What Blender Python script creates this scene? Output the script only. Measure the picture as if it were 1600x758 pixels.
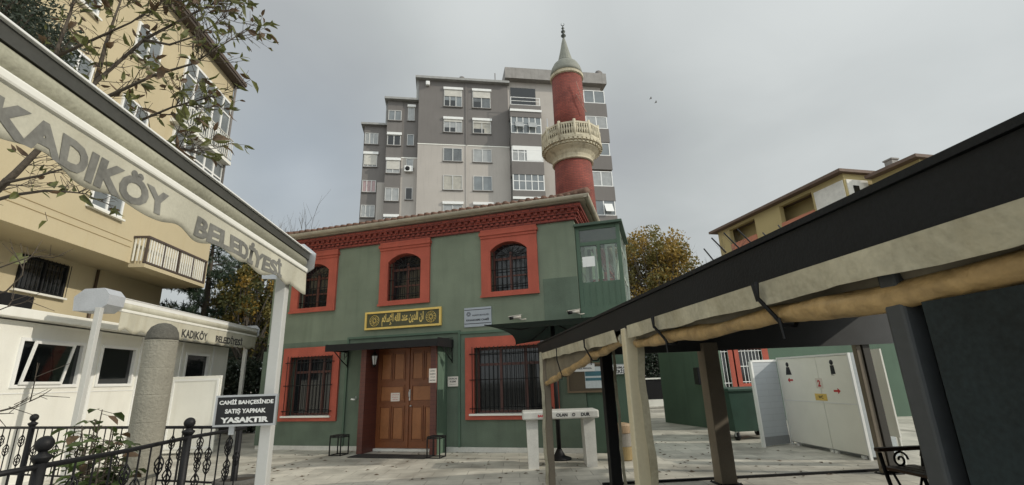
import bpy, bmesh, math, random
from math import sin, cos, pi, radians as R_, sqrt
from mathutils import Vector, Matrix, Euler
random.seed(7)
for o in list(bpy.data.objects): bpy.data.objects.remove(o)
SC = bpy.context.scene
COL = SC.collection
# ------------------------------------------------------------------ camera
PITCH, ROLL, AZ, AD, EYE = 0.27985, -0.03327, 0.29148, -0.0822, 1.6
_fw = Vector((0, cos(PITCH), sin(PITCH))); _u0 = Vector((0, -sin(PITCH), cos(PITCH))); _r0 = Vector((1, 0, 0))
_R = _r0*cos(ROLL) + _u0*sin(ROLL); _U = _u0*cos(ROLL) - _r0*sin(ROLL)
cd = bpy.data.cameras.new('camera'); cam = bpy.data.objects.new('camera', cd); COL.objects.link(cam)
cam.matrix_world = Matrix(((_R.x, _U.x, -_fw.x, 0), (_R.y, _U.y, -_fw.y, 0), (_R.z, _U.z, -_fw.z, EYE), (0, 0, 0, 1)))
cd.sensor_width = 36; cd.lens = 739.8/1600*36; cd.clip_start = 0.05; cd.clip_end = 2000
SC.camera = cam
# ------------------------------------------------------------------ light
SUN_AZ, SUN_EL = R_(-14.5), R_(28)
S = Vector((cos(SUN_AZ)*cos(SUN_EL), sin(SUN_AZ)*cos(SUN_EL), sin(SUN_EL)))
ld = bpy.data.lights.new('sun', 'SUN'); ld.energy = 2.0; ld.angle = R_(0.8); ld.color = (1, 0.93, 0.80)
sun = bpy.data.objects.new('sun', ld); COL.objects.link(sun); sun.location = (30, -8, 40)
sun.rotation_euler = S.to_track_quat('Z', 'Y').to_euler()
SC.view_settings.view_transform = 'Standard'; SC.view_settings.look = 'None'
SC.view_settings.exposure = 0.22; SC.view_settings.gamma = 1; SC.view_settings.use_curve_mapping = False

def raydir(x, y):
    return (_fw + _R*((x-800)/739.8) + _U*((379-y)/739.8))
def atY(x, y, Y):                       # the point of the place seen at that pixel, Y metres ahead
    d = raydir(x, y); return Vector((0, 0, EYE)) + d*(Y/d.y)

W = bpy.data.worlds.new('World'); SC.world = W; W.use_nodes = True
nt = W.node_tree; N = nt.nodes; K = nt.links; N.clear()
def nn(t, **kw):
    n = N.new(t)
    for k, v in kw.items(): setattr(n, k, v)
    return n
wo = nn('ShaderNodeOutputWorld'); bg = nn('ShaderNodeBackground'); bg.inputs['Strength'].default_value = 0.1
K.new(bg.outputs[0], wo.inputs[0])
sky = nn('ShaderNodeTexSky', sky_type='NISHITA'); sky.sun_disc = False
sky.sun_elevation = SUN_EL; sky.sun_rotation = R_(90) - SUN_AZ
tc = nn('ShaderNodeTexCoord')
def math_(op, a, b=None, clamp=False):
    n = nn('ShaderNodeMath', operation=op); n.use_clamp = clamp
    for i, v in enumerate((a, b)):
        if v is None: continue
        if isinstance(v, (int, float)): n.inputs[i].default_value = v
        else: K.new(v, n.inputs[i])
    return n.outputs[0]
def vdot(vec):
    n = nn('ShaderNodeVectorMath', operation='DOT_PRODUCT'); K.new(tc.outputs['Generated'], n.inputs[0]); n.inputs[1].default_value = vec
    return n.outputs['Value']
sx = nn('ShaderNodeSeparateXYZ'); K.new(tc.outputs['Generated'], sx.inputs[0])
zz = math_('ADD', math_('MAXIMUM', sx.outputs[2], 0.0), 0.25)
cx = nn('ShaderNodeCombineXYZ'); K.new(math_('DIVIDE', sx.outputs[0], zz), cx.inputs[0]); K.new(math_('DIVIDE', sx.outputs[1], zz), cx.inputs[1])
def wnoise(scale, detail, seed, dist=0.3):
    n = nn('ShaderNodeTexNoise'); n.inputs['Scale'].default_value = scale; n.inputs['Detail'].default_value = detail
    n.inputs['Distortion'].default_value = dist; n.inputs['Roughness'].default_value = 0.5
    mp = nn('ShaderNodeMapping'); mp.inputs['Location'].default_value = (seed, seed*0.7, 0)
    K.new(cx.outputs[0], mp.inputs[0]); K.new(mp.outputs[0], n.inputs['Vector']); return n.outputs[0]
val = math_('ADD', math_('MULTIPLY', wnoise(0.9, 5, 3.1), 0.55), math_('MULTIPLY', wnoise(2.6, 6, 8.3, 0.6), 0.22))
def lobe(px, py, sharp, amp):           # one cloud bank of the sky
    d = raydir(px, py).normalized()
    p = math_('POWER', math_('MAXIMUM', vdot(d), 0.0), sharp)
    return math_('MULTIPLY', p, amp)
for a in ((970, 220, 120, -0.24), (420, 60, 40, -0.13), (590, 80, 160, -0.07), (1340, 40, 14, 0.19), (740, 20, 70, 0.16), (480, 285, 700, 0.20), (1300, 240, 90, -0.09), (1080, 330, 90, -0.05)):
    val = math_('ADD', val, lobe(*a))
val = math_('ADD', val, 0.15)
cr = nn('ShaderNodeValToRGB'); K.new(val, cr.inputs[0]); e = cr.color_ramp.elements
e[0].position = 0.18; e[0].color = (3.1, 3.25, 3.4, 1); e[1].position = 0.80; e[1].color = (5.5, 5.75, 5.7, 1)
m = cr.color_ramp.elements.new(0.48); m.color = (4.1, 4.35, 4.35, 1)
# unseen brightening of the sky behind the viewer, added as fill light
fill_glow = math_('POWER', math_('MULTIPLY', math_('ADD', vdot(Vector((0.15, -0.8, 0.5)).normalized()), 1.0), 0.5), 3.0)
gain = math_('ADD', math_('MULTIPLY', fill_glow, 1.5), 1.0)
mg = nn('ShaderNodeVectorMath', operation='SCALE'); K.new(cr.outputs[0], mg.inputs[0]); K.new(gain, mg.inputs['Scale'])
mx = nn('ShaderNodeMix', data_type='RGBA'); K.new(mg.outputs[0], mx.inputs['A']); K.new(sky.outputs[0], mx.inputs['B'])
gap = math_('MULTIPLY', math_('ADD', lobe(470, 250, 60, 0.28), 0.03), 1.0, True); K.new(gap, mx.inputs['Factor'])
K.new(mx.outputs['Result'], bg.inputs['Color'])

# ------------------------------------------------------------------ materials
MATS = {}
def M(name, col, rough=0.7, var=0.18, scale=2.5, fine=0.10, fscale=40, bump=0.0, bscale=60, metal=0.0, streak=0.0, streakcol=(0.08, 0.075, 0.06), spec=0.5, alpha=None, trans=0.0, sss=0.0):
    if name in MATS: return MATS[name]
    m = bpy.data.materials.new(name); m.use_nodes = True; t = m.node_tree; ns = t.nodes; L = t.links
    p = ns['Principled BSDF']; p.inputs['Roughness'].default_value = rough; p.inputs['Metallic'].default_value = metal
    p.inputs['Specular IOR Level'].default_value = spec
    if trans: p.inputs['Transmission Weight'].default_value = trans
    tcn = ns.new('ShaderNodeTexCoord')
    def noise(sc, det, vec=None):
        n = ns.new('ShaderNodeTexNoise'); n.inputs['Scale'].default_value = sc; n.inputs['Detail'].default_value = det
        L.new(vec or tcn.outputs['Object'], n.inputs['Vector']); return n.outputs[0]
    def mm(op, a, b):
        n = ns.new('ShaderNodeMath'); n.operation = op
        for i, v in enumerate((a, b)):
            if isinstance(v, (int, float)): n.inputs[i].default_value = v
            else: L.new(v, n.inputs[i])
        return n.outputs[0]
    f = mm('ADD', mm('MULTIPLY', mm('SUBTRACT', noise(scale, 6), 0.5), var*3.0), mm('MULTIPLY', mm('SUBTRACT', noise(fscale, 3), 0.5), fine*3.0))
    f = mm('ADD', f, 1.0)
    sc = ns.new('ShaderNodeVectorMath'); sc.operation = 'SCALE'; sc.inputs[0].default_value = col[:3]; L.new(f, sc.inputs['Scale'])
    out = sc.outputs[0]
    if streak:
        mp = ns.new('ShaderNodeMapping'); mp.inputs['Scale'].default_value = (5, 5, 0.5); L.new(tcn.outputs['Object'], mp.inputs[0])
        r = ns.new('ShaderNodeMapRange'); r.inputs['From Min'].default_value = 0.52; r.inputs['From Max'].default_value = 0.75
        r.inputs['To Max'].default_value = streak; L.new(noise(1.0, 5, mp.outputs[0]), r.inputs['Value'])
        mxx = ns.new('ShaderNodeMix'); mxx.data_type = 'RGBA'; L.new(r.outputs[0], mxx.inputs['Factor']); L.new(out, mxx.inputs['A'])
        mxx.inputs['B'].default_value = (*streakcol, 1); out = mxx.outputs['Result']
    L.new(out, p.inputs['Base Color'])
    if bump:
        b = ns.new('ShaderNodeBump'); b.inputs['Strength'].default_value = bump; b.inputs['Distance'].default_value = 0.02
        L.new(noise(bscale, 4), b.inputs['Height']); L.new(b.outputs[0], p.inputs['Normal'])
    MATS[name] = m; return m
def brickmat(name, c1, c2, mortar, bw, bh, rough=0.8, msize=0.02, bump=0.3, rot=(0, 0, 0), off=0.5, var=0.2, stain=0.0):
    m = bpy.data.materials.new(name); m.use_nodes = True; t = m.node_tree; ns = t.nodes; L = t.links
    p = ns['Principled BSDF']; p.inputs['Roughness'].default_value = rough
    tcn = ns.new('ShaderNodeTexCoord'); mp = ns.new('ShaderNodeMapping'); mp.inputs['Rotation'].default_value = rot
    L.new(tcn.outputs['Object'], mp.inputs[0])
    b = ns.new('ShaderNodeTexBrick'); b.offset = off; L.new(mp.outputs[0], b.inputs['Vector'])
    b.inputs['Color1'].default_value = (*c1, 1); b.inputs['Color2'].default_value = (*c2, 1); b.inputs['Mortar'].default_value = (*mortar, 1)
    b.inputs['Scale'].default_value = 1; b.inputs['Brick Width'].default_value = bw; b.inputs['Row Height'].default_value = bh
    b.inputs['Mortar Size'].default_value = msize; b.inputs['Mortar Smooth'].default_value = 0.3
    n = ns.new('ShaderNodeTexNoise'); n.inputs['Scale'].default_value = 1.3; n.inputs['Detail'].default_value = 7; n.inputs['Roughness'].default_value = 0.65
    L.new(tcn.outputs['Object'], n.inputs['Vector'])
    r = ns.new('ShaderNodeMapRange'); r.inputs['From Min'].default_value = 0.3; r.inputs['From Max'].default_value = 0.7
    r.inputs['To Min'].default_value = 1-var; r.inputs['To Max'].default_value = 1+var; L.new(n.outputs[0], r.inputs['Value'])
    s = ns.new('ShaderNodeVectorMath'); s.operation = 'SCALE'; L.new(b.outputs['Color'], s.inputs[0]); L.new(r.outputs[0], s.inputs['Scale'])
    out = s.outputs[0]
    if stain:
        n2 = ns.new('ShaderNodeTexNoise'); n2.inputs['Scale'].default_value = 0.55; n2.inputs['Detail'].default_value = 8; n2.inputs['Distortion'].default_value = 1.2
        L.new(tcn.outputs['Object'], n2.inputs['Vector'])
        r2 = ns.new('ShaderNodeMapRange'); r2.inputs['From Min'].default_value = 0.5; r2.inputs['From Max'].default_value = 0.72; r2.inputs['To Max'].default_value = stain
        L.new(n2.outputs[0], r2.inputs['Value'])
        mx2 = ns.new('ShaderNodeMix'); mx2.data_type = 'RGBA'; L.new(r2.outputs[0], mx2.inputs['Factor']); L.new(out, mx2.inputs['A']); mx2.inputs['B'].default_value = (0.16, 0.145, 0.12, 1)
        out = mx2.outputs['Result']
    L.new(out, p.inputs['Base Color'])
    bp = ns.new('ShaderNodeBump'); bp.inputs['Strength'].default_value = bump; bp.inputs['Distance'].default_value = 0.01; bp.invert = True
    L.new(b.outputs['Fac'], bp.inputs['Height']); L.new(bp.outputs[0], p.inputs['Normal'])
    MATS[name] = m; return m
def glassmat(name, tint, mixf, rough=0.03):   # window pane one can partly look through
    m = bpy.data.materials.new(name); m.use_nodes = True; t = m.node_tree; ns = t.nodes; L = t.links; ns.clear()
    o = ns.new('ShaderNodeOutputMaterial'); g = ns.new('ShaderNodeBsdfGlossy'); g.inputs['Roughness'].default_value = rough
    tr = ns.new('ShaderNodeBsdfTransparent'); tr.inputs['Color'].default_value = (*tint, 1)
    fr = ns.new('ShaderNodeFresnel'); fr.inputs['IOR'].default_value = 1.5
    ad = ns.new('ShaderNodeMath'); ad.operation = 'ADD'; ad.inputs[1].default_value = mixf; L.new(fr.outputs[0], ad.inputs[0])
    mx_ = ns.new('ShaderNodeMixShader'); L.new(ad.outputs[0], mx_.inputs[0]); L.new(tr.outputs[0], mx_.inputs[1]); L.new(g.outputs[0], mx_.inputs[2])
    L.new(mx_.outputs[0], o.inputs[0]); MATS[name] = m; return m

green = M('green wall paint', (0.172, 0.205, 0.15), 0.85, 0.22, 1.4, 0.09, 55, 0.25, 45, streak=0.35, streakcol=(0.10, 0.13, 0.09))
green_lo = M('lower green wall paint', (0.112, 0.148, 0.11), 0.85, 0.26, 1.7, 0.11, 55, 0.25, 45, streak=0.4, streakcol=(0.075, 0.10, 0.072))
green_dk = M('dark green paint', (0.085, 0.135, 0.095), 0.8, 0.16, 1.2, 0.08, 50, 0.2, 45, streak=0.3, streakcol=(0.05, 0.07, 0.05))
red = M('red trim paint', (0.40, 0.088, 0.056), 0.8, 0.2, 2.2, 0.12, 45, 0.25, 60, streak=0.3, streakcol=(0.25, 0.06, 0.04))
redbrick = brickmat('red painted brickwork', (0.30, 0.062, 0.042), (0.24, 0.05, 0.036), (0.13, 0.03, 0.025), 0.22, 0.07, 0.8, 0.012, 0.5, (R_(90), 0, 0), var=0.22)
wood = M('varnished door wood', (0.185, 0.060, 0.020), 0.42, 0.25, 3, 0.15, 18, 0.1, 30)
wood_lt = M('lighter door panel', (0.275, 0.105, 0.036), 0.42, 0.22, 3, 0.14, 20, 0.1, 30)
wood_dk = M('dark red brown jamb', (0.10, 0.032, 0.022), 0.5, 0.22, 4, 0.12, 30, 0.15, 30)
black = M('black painted iron', (0.008, 0.008, 0.009), 0.55, 0.2, 8, 0.15, 60, 0.1, 80, spec=0.3)
blackpvc = M('black coated sheet', (0.009, 0.0105, 0.0125), 0.55, 0.35, 2, 0.3, 90, 0.1, 90, spec=0.25)
white = M('white paint', (0.78, 0.77, 0.71), 0.5, 0.06, 2, 0.03, 40, streak=0.15, streakcol=(0.5, 0.47, 0.38))
whitepl = M('white plastic', (0.80, 0.80, 0.78), 0.35, 0.04, 3, 0.02, 60)
marble = M('grey white marble', (0.60, 0.59, 0.55), 0.45, 0.14, 5, 0.08, 40, streak=0.25, streakcol=(0.3, 0.27, 0.22))
greyl = M('light grey render', (0.45, 0.415, 0.38), 0.85, 0.08, 0.5, 0.03, 10, streak=0.25, streakcol=(0.27, 0.25, 0.23))
greyd = M('dark grey render', (0.18, 0.166, 0.157), 0.85, 0.10, 0.5, 0.03, 10, streak=0.25, streakcol=(0.12, 0.11, 0.105))
yellow = M('yellow render', (0.51, 0.435, 0.285), 0.85, 0.07, 0.7, 0.03, 25, streak=0.2, streakcol=(0.46, 0.36, 0.2))
beige = M('beige gutter', (0.42, 0.38, 0.30), 0.55, 0.2, 3, 0.1, 30, streak=0.4, streakcol=(0.2, 0.17, 0.12))
tile = M('clay roof tile', (0.15, 0.085, 0.06), 0.85, 0.3, 3, 0.2, 20, 0.3, 30)
canvas = M('cream canvas', (0.45, 0.415, 0.31), 0.8, 0.3, 5, 0.16, 50, 0.9, 9, streak=0.6, streakcol=(0.3, 0.25, 0.15))
canvas_o = M('tan rolled canvas', (0.43, 0.29, 0.13), 0.5, 0.4, 9, 0.2, 40, 1.0, 12, streak=0.65, streakcol=(0.22, 0.13, 0.05))
cream = M('cream post paint', (0.60, 0.53, 0.37), 0.55, 0.12, 2, 0.06, 40, streak=0.3, streakcol=(0.3, 0.24, 0.14))
brownpost = M('taupe painted post', (0.24, 0.20, 0.15), 0.6, 0.18, 3, 0.10, 40)
stone = M('weathered column stone', (0.26, 0.245, 0.20), 0.9, 0.22, 3, 0.10, 30, 0.6, 40, streak=0.5, streakcol=(0.13, 0.12, 0.09))
lead = M('weathered lead', (0.215, 0.22, 0.19), 0.7, 0.25, 3, 0.12, 20, 0.2, 20, streak=0.4, streakcol=(0.36, 0.37, 0.31))
corb = M('cream carved stone', (0.53, 0.48, 0.36), 0.8, 0.22, 4, 0.12, 30, 0.2, 30, streak=0.75, streakcol=(0.2, 0.17, 0.12))
darkglass = M('dark window glass', (0.012, 0.014, 0.016), 0.06, 0.1, 1, 0.0, 10, spec=0.6)
darkroom = M('unlit room', (0.015, 0.014, 0.013), 0.9)
glassg = M('reflective flat glass', (0.16, 0.18, 0.19), 0.08, 0.3, 1.2, 0.05, 10, spec=0.8)
curtain = M('curtained glass', (0.33, 0.34, 0.34), 0.25, 0.2, 2.5, 0.1, 12, spec=0.6)
pink = M('pinkish curtain', (0.38, 0.27, 0.27), 0.35, 0.15, 3, 0.1, 12)
clear = glassmat('clear pane', (0.80, 0.86, 0.82), 0.02)
vinyl = M('smoked vinyl sheet', (0.013, 0.021, 0.024), 0.42, 0.6, 4, 0.4, 90, 0.4, 6, spec=0.25)
gold = M('gold paint', (0.74, 0.52, 0.14), 0.45, 0.12, 6, 0.1, 40, metal=0.0)
goldleaf = M('gilded letters', (0.70, 0.52, 0.16), 0.4, 0.1, 10, metal=0.2)
signgreen = M('dark green sign ground', (0.065, 0.065, 0.03), 0.5)
paper = M('white paper notice', (0.72, 0.66, 0.60), 0.7, 0.05)
ink = M('black ink', (0.02, 0.02, 0.025), 0.6)
redink = M('red lettering', (0.5, 0.03, 0.03), 0.6)
silver = M('aluminium', (0.50, 0.51, 0.52), 0.35, 0.06, 5, 0.04, 50, metal=0.6)
plaqueg = M('grey metal plaque', (0.33, 0.36, 0.40), 0.4, 0.06, 5, 0.03, 50, metal=0.3)
valg = M('faded grey lettering', (0.165, 0.162, 0.147), 0.85, 0.3, 9, 0.25, 50, streak=0.5, streakcol=(0.34, 0.33, 0.28))
val_f = M('awning valance cloth', (0.49, 0.47, 0.38), 0.8, 0.12, 4, 0.08, 80, 0.15, 30, streak=0.45, streakcol=(0.34, 0.30, 0.20))
olive = M('olive awning roll', (0.34, 0.33, 0.25), 0.8, 0.2, 4, 0.15, 60, 0.3, 40)
bark = M('bark', (0.075, 0.06, 0.045), 0.9, 0.3, 10, 0.2, 50, 0.6, 40)
barkg = M('grey bark', (0.12, 0.105, 0.09), 0.9, 0.3, 8, 0.2, 50, 0.4, 40)
def leafmat(name, c, tl=0.35):
    m = M(name, c, 0.5, 0.45, 6, 0.25, 30)
    t = m.node_tree; p = t.nodes['Principled BSDF']; o = t.nodes['Material Output']
    tr = t.nodes.new('ShaderNodeBsdfTranslucent'); t.links.new(p.inputs['Base Color'].links[0].from_socket, tr.inputs['Color'])
    ms = t.nodes.new('ShaderNodeMixShader'); ms.inputs[0].default_value = tl
    t.links.new(p.outputs[0], ms.inputs[1]); t.links.new(tr.outputs[0], ms.inputs[2]); t.links.new(ms.outputs[0], o.inputs[0]); return m
leaf_g = leafmat('glossy green leaf', (0.13, 0.14, 0.045)); leaf_b = leafmat('browning leaf', (0.125, 0.08, 0.045)); leaf_d = leafmat('dark evergreen leaf', (0.03, 0.045, 0.028), 0.2)
leaf_y = leafmat('yellow autumn leaf', (0.33, 0.22, 0.05)); leaf_o = leafmat('olive autumn leaf', (0.17, 0.15, 0.045)); needle = leafmat('pine needle', (0.03, 0.055, 0.03), 0.15)
rose_l = leafmat('rose leaf', (0.075, 0.11, 0.032))

# ------------------------------------------------------------------ mesh helpers
class MB:
    def __init__(s): s.v = []; s.f = []; s.sm = []
    def add(s, vs, fs, smooth=False):
        n = len(s.v); s.v += [tuple(v) for v in vs]; s.f += [tuple(i+n for i in f) for f in fs]; s.sm += [smooth]*len(fs); return s
    def box(s, x0, x1, y0, y1, z0, z1):
        v = [(x0, y0, z0), (x1, y0, z0), (x1, y1, z0), (x0, y1, z0), (x0, y0, z1), (x1, y0, z1), (x1, y1, z1), (x0, y1, z1)]
        return s.add(v, [(0, 3, 2, 1), (4, 5, 6, 7), (0, 1, 5, 4), (1, 2, 6, 5), (2, 3, 7, 6), (3, 0, 4, 7)])
    def bbox(s, x0, x1, y0, y1, z0, z1, b=0.01):     # box with every edge bevelled
        bm = bmesh.new(); bmesh.ops.create_cube(bm, size=1)
        for v in bm.verts: v.co = Vector(((x0+x1)/2+v.co.x*(x1-x0), (y0+y1)/2+v.co.y*(y1-y0), (z0+z1)/2+v.co.z*(z1-z0)))
        bmesh.ops.bevel(bm, geom=bm.edges[:], offset=b, segments=2, affect='EDGES', profile=0.5)
        bm.verts.index_update(); s.add([v.co for v in bm.verts], [[v.index for v in f.verts] for f in bm.faces]); bm.free(); return s
    def hexa(s, a, b):                               # two quads (bottom, top) of four points
        return s.add(list(a)+list(b), [(0, 3, 2, 1), (4, 5, 6, 7), (0, 1, 5, 4), (1, 2, 6, 5), (2, 3, 7, 6), (3, 0, 4, 7)])
    def tube(s, pts, r, n=6, cap=True):
        pts = [Vector(p) for p in pts]; k = len(pts); rs = r if isinstance(r, (list, tuple)) else [r]*k
        vs = []; up = None
        for i, p in enumerate(pts):
            d = (pts[min(i+1, k-1)]-pts[max(i-1, 0)])
            if d.length < 1e-9: d = Vector((0, 0, 1))
            d.normalize()
            if up is None:
                up = Vector((0, 0, 1)) if abs(d.z) < 0.9 else Vector((1, 0, 0))
            a = d.cross(up); a.normalize(); b = a.cross(d); up = b
            for j in range(n):
                t = 2*pi*j/n; vs.append(p+(a*cos(t)+b*sin(t))*rs[i])
        fs = [(i*n+j, i*n+(j+1) % n, (i+1)*n+(j+1) % n, (i+1)*n+j) for i in range(k-1) for j in range(n)]
        if cap: fs += [tuple(range(n))[::-1], tuple(range((k-1)*n, k*n))]
        return s.add(vs, fs, n > 5)
    def lathe(s, prof, c=(0, 0, 0), n=32, smooth=True):
        vs = []; k = len(prof)
        for (r, z) in prof:
            for j in range(n):
                t = 2*pi*j/n; vs.append((c[0]+r*cos(t), c[1]+r*sin(t), c[2]+z))
        fs = [(i*n+j, i*n+(j+1) % n, (i+1)*n+(j+1) % n, (i+1)*n+j) for i in range(k-1) for j in range(n)]
        fs += [tuple(range(n))[::-1], tuple(range((k-1)*n, k*n))]
        return s.add(vs, fs, smooth)
    def prism(s, poly, y0, y1):                      # polygon in x,z extruded along y
        n = len(poly); vs = [(x, y0, z) for x, z in poly]+[(x, y1, z) for x, z in poly]
        return s.add(vs, [tuple(range(n)), tuple(range(2*n-1, n-1, -1))]+[(i, i+n, (i+1) % n+n, (i+1) % n) for i in range(n)])
    def holed(s, xs, zs, hole, y0, y1):              # slab in x,z with cells left out
        nx, nz = len(xs)-1, len(zs)-1
        sol = lambda i, k: 0 <= i < nx and 0 <= k < nz and not hole((xs[i]+xs[i+1])/2, (zs[k]+zs[k+1])/2)
        for i in range(nx):
            for k in range(nz):
                if not sol(i, k): continue
                a, b, c, d = xs[i], xs[i+1], zs[k], zs[k+1]
                v = [(a, y0, c), (b, y0, c), (b, y0, d), (a, y0, d), (a, y1, c), (b, y1, c), (b, y1, d), (a, y1, d)]
                fs = [(0, 1, 2, 3), (5, 4, 7, 6)]
                if not sol(i-1, k): fs.append((4, 0, 3, 7))
                if not sol(i+1, k): fs.append((1, 5, 6, 2))
                if not sol(i, k-1): fs.append((4, 5, 1, 0))
                if not sol(i, k+1): fs.append((3, 2, 6, 7))
                s.add(v, fs)
        return s
    def frame(s, x0, x1, z0, z1, w, y0, y1):
        return s.holed([x0, x0+w, x1-w, x1], [z0, z0+w, z1-w, z1], lambda x, z: x0+w < x < x1-w and z0+w < z < z1-w, y0, y1)
BASE = {}
def base_of(o): return BASE.get(o.name, Vector((0, 0, 0)))
def obj(name, mb, mat, parent=None):
    me = bpy.data.meshes.new(name); b = base_of(parent) if parent else Vector((0, 0, 0))
    me.from_pydata([(v[0]-b.x, v[1]-b.y, v[2]-b.z) for v in mb.v], [], mb.f); me.update()
    me.polygons.foreach_set('use_smooth', mb.sm)
    mats = mat if isinstance(mat, (list, tuple)) else [mat]
    for q in mats: me.materials.append(q)
    o = bpy.data.objects.new(name, me); COL.objects.link(o)
    if parent: o.parent = parent; BASE[o.name] = b
    return o
def tag(o, label=None, cat=None, group=None, kind=None):
    for k, v in (('label', label), ('category', cat), ('group', group), ('kind', kind)):
        if v: o[k] = v
    return o
class Fr:
    def __init__(s, o, rz): s.o = Vector(o); s.rz = rz; s.m = Matrix.Rotation(rz, 3, 'Z')
    def __call__(s, x, y, z=0): return s.o + s.m @ Vector((x, y, z))
WORLD = Fr((0, 0, 0), 0); LF = Fr((0, 0, 0), -AD); MF = Fr((-2.63, 12.34, 0), -AZ); GF = Fr((-8.43, 41, 0), R_(9)); RF = Fr((0, 0, 0), R_(12.9))
def thing(name, label, cat, fr=WORLD, base=(0, 0, 0), group=None, rz=0):
    o = bpy.data.objects.new(name, None); COL.objects.link(o); o.empty_display_size = 0.2
    o.location = fr(*base); o.rotation_euler = (0, 0, fr.rz+rz); BASE[o.name] = Vector(base)
    return tag(o, label, cat, group, 'thing')
def copy_tree(o, parent=None):
    c = o.copy(); COL.objects.link(c)
    if parent: c.parent = parent
    for ch in o.children: copy_tree(ch, c)
    return c
def text(body, size, fr_o, ux, uz, mat, parent, name='lettering', offset=0.0, align='CENTER', width=None, height=None, warp=None):
    """letters lying in the plane (ux, uz) round the point fr_o, in the parent's frame"""
    cu = bpy.data.curves.new(name, 'FONT'); cu.body = body; cu.size = size; cu.align_x = 'CENTER'; cu.align_y = 'CENTER'; cu.offset = offset; cu.resolution_u = 3
    to = bpy.data.objects.new(name, cu); COL.objects.link(to); dg = bpy.context.evaluated_depsgraph_get(); dg.update()
    me = bpy.data.meshes.new_from_object(to.evaluated_get(dg)); bpy.data.objects.remove(to)
    xs = [v.co.x for v in me.vertices]; ys = [v.co.y for v in me.vertices]
    if not xs: return None
    cxm, cym = (min(xs)+max(xs))/2, (min(ys)+max(ys))/2; kx = width/(max(xs)-min(xs)) if width else 1; kz = height/(max(ys)-min(ys)) if height else 1
    if width and not height: kz = kx
    if height and not width: kx = kz
    ux = Vector(ux); uz = Vector(uz); o0 = Vector(fr_o); b = base_of(parent)
    for v in me.vertices:
        a, c = (v.co.x-cxm)*kx, (v.co.y-cym)*kz
        p = o0+ux*a+uz*c
        if warp: p = warp(p)
        v.co = p-b
    me.materials.append(mat); o = bpy.data.objects.new(name, me); COL.objects.link(o); o.parent = parent; return o

# ================================================================== SETTING
pav = brickmat('marble paving', (0.55, 0.52, 0.45), (0.46, 0.44, 0.38), (0.28, 0.26, 0.22), 0.62, 0.38, 0.5, 0.008, 0.3, var=0.3, stain=0.85)
dirt = M('distant ground', (0.16, 0.15, 0.12), 0.95, 0.2, 0.4, 0.1, 6)
o = obj('ground', MB().add([(-400, -200, -0.02), (400, -200, -0.02), (400, 600, -0.02), (-400, 600, -0.02)], [(0, 1, 2, 3)]), dirt); tag(o, kind='structure')
pm = MB(); c = [LF(-10.5, -6), LF(16, -6), LF(16, 26), LF(-10.5, 26)]
pm.add([tuple(v) for v in c], [(0, 1, 2, 3)])
tag(obj('paving', pm, pav), kind='structure')

# ================================================================== MOSQUE
mq = thing('mosque', 'two storey green mosque with red window surrounds and red brick cornice', 'mosque', MF, (0, 0, 0))
U0, U1, DEP = -4.6, 4.35, 9.0
uw = [(-3.65, -2.67), (-0.77, 0.21), (2.17, 3.14)]; lw = [(-3.72, -2.35), (1.70, 3.52)]
holes = [(a, b, 3.69, 4.95) for a, b in uw]+[(a, b, 0.82, 2.35) for a, b in lw]+[(-0.97, 0.80, 0.0, 2.45)]
xs = sorted({U0, U1, *[h[0] for h in holes], *[h[1] for h in holes]}); zs = sorted({0.1, 5.4, 2.745, *[h[2] for h in holes if h[2] > 0], *[h[3] for h in holes]})
inh = lambda x, z: any(a < x < b and c < z < d for a, b, c, d in holes)
zl = [z for z in zs if z < 2.75]; zu = [z for z in zs if z > 2.7]
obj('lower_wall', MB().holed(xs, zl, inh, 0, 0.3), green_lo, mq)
wb = MB().holed(xs, zu, inh, 0, 0.3)
wb.box(U0, U0+0.3, 0.3, DEP, 0.1, 5.4).box(U1-0.3, U1, 0.3, DEP, 0.1, 5.4).box(U0+0.3, U1-0.3, DEP-0.3, DEP, 0.1, 5.4)
obj('wall', wb, green, mq)
for a_, b_ in ((U0-0.02, -1.12), (0.975, U1)): obj('plinth', MB().box(a_, b_, -0.03, 0.2, 0, 0.1), marble, mq)
obj('room', MB().box(U0+0.4, U1-0.4, 0.75, 0.8, 0.1, 5.3), darkroom, mq)
# thin render edges: raised string and panel round the doorway, pilaster strip at the left corner
tr = MB()
tr.box(-1.93, 1.33, -0.045, -0.003, 2.745, 2.80).box(-1.93, -1.88, -0.045, -0.003, 0.1, 2.745).box(1.28, 1.33, -0.045, -0.003, 0.1, 2.745)
tr.box(1.33, U1, -0.03, -0.003, 2.70, 2.76)
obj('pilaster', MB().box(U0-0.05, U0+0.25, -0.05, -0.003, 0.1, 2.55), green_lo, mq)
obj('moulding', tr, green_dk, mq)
obj('repair_patch', MB().box(3.5, U1-.002, -0.012, -0.003, 2.765, 3.9), green_lo, mq)
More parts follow.
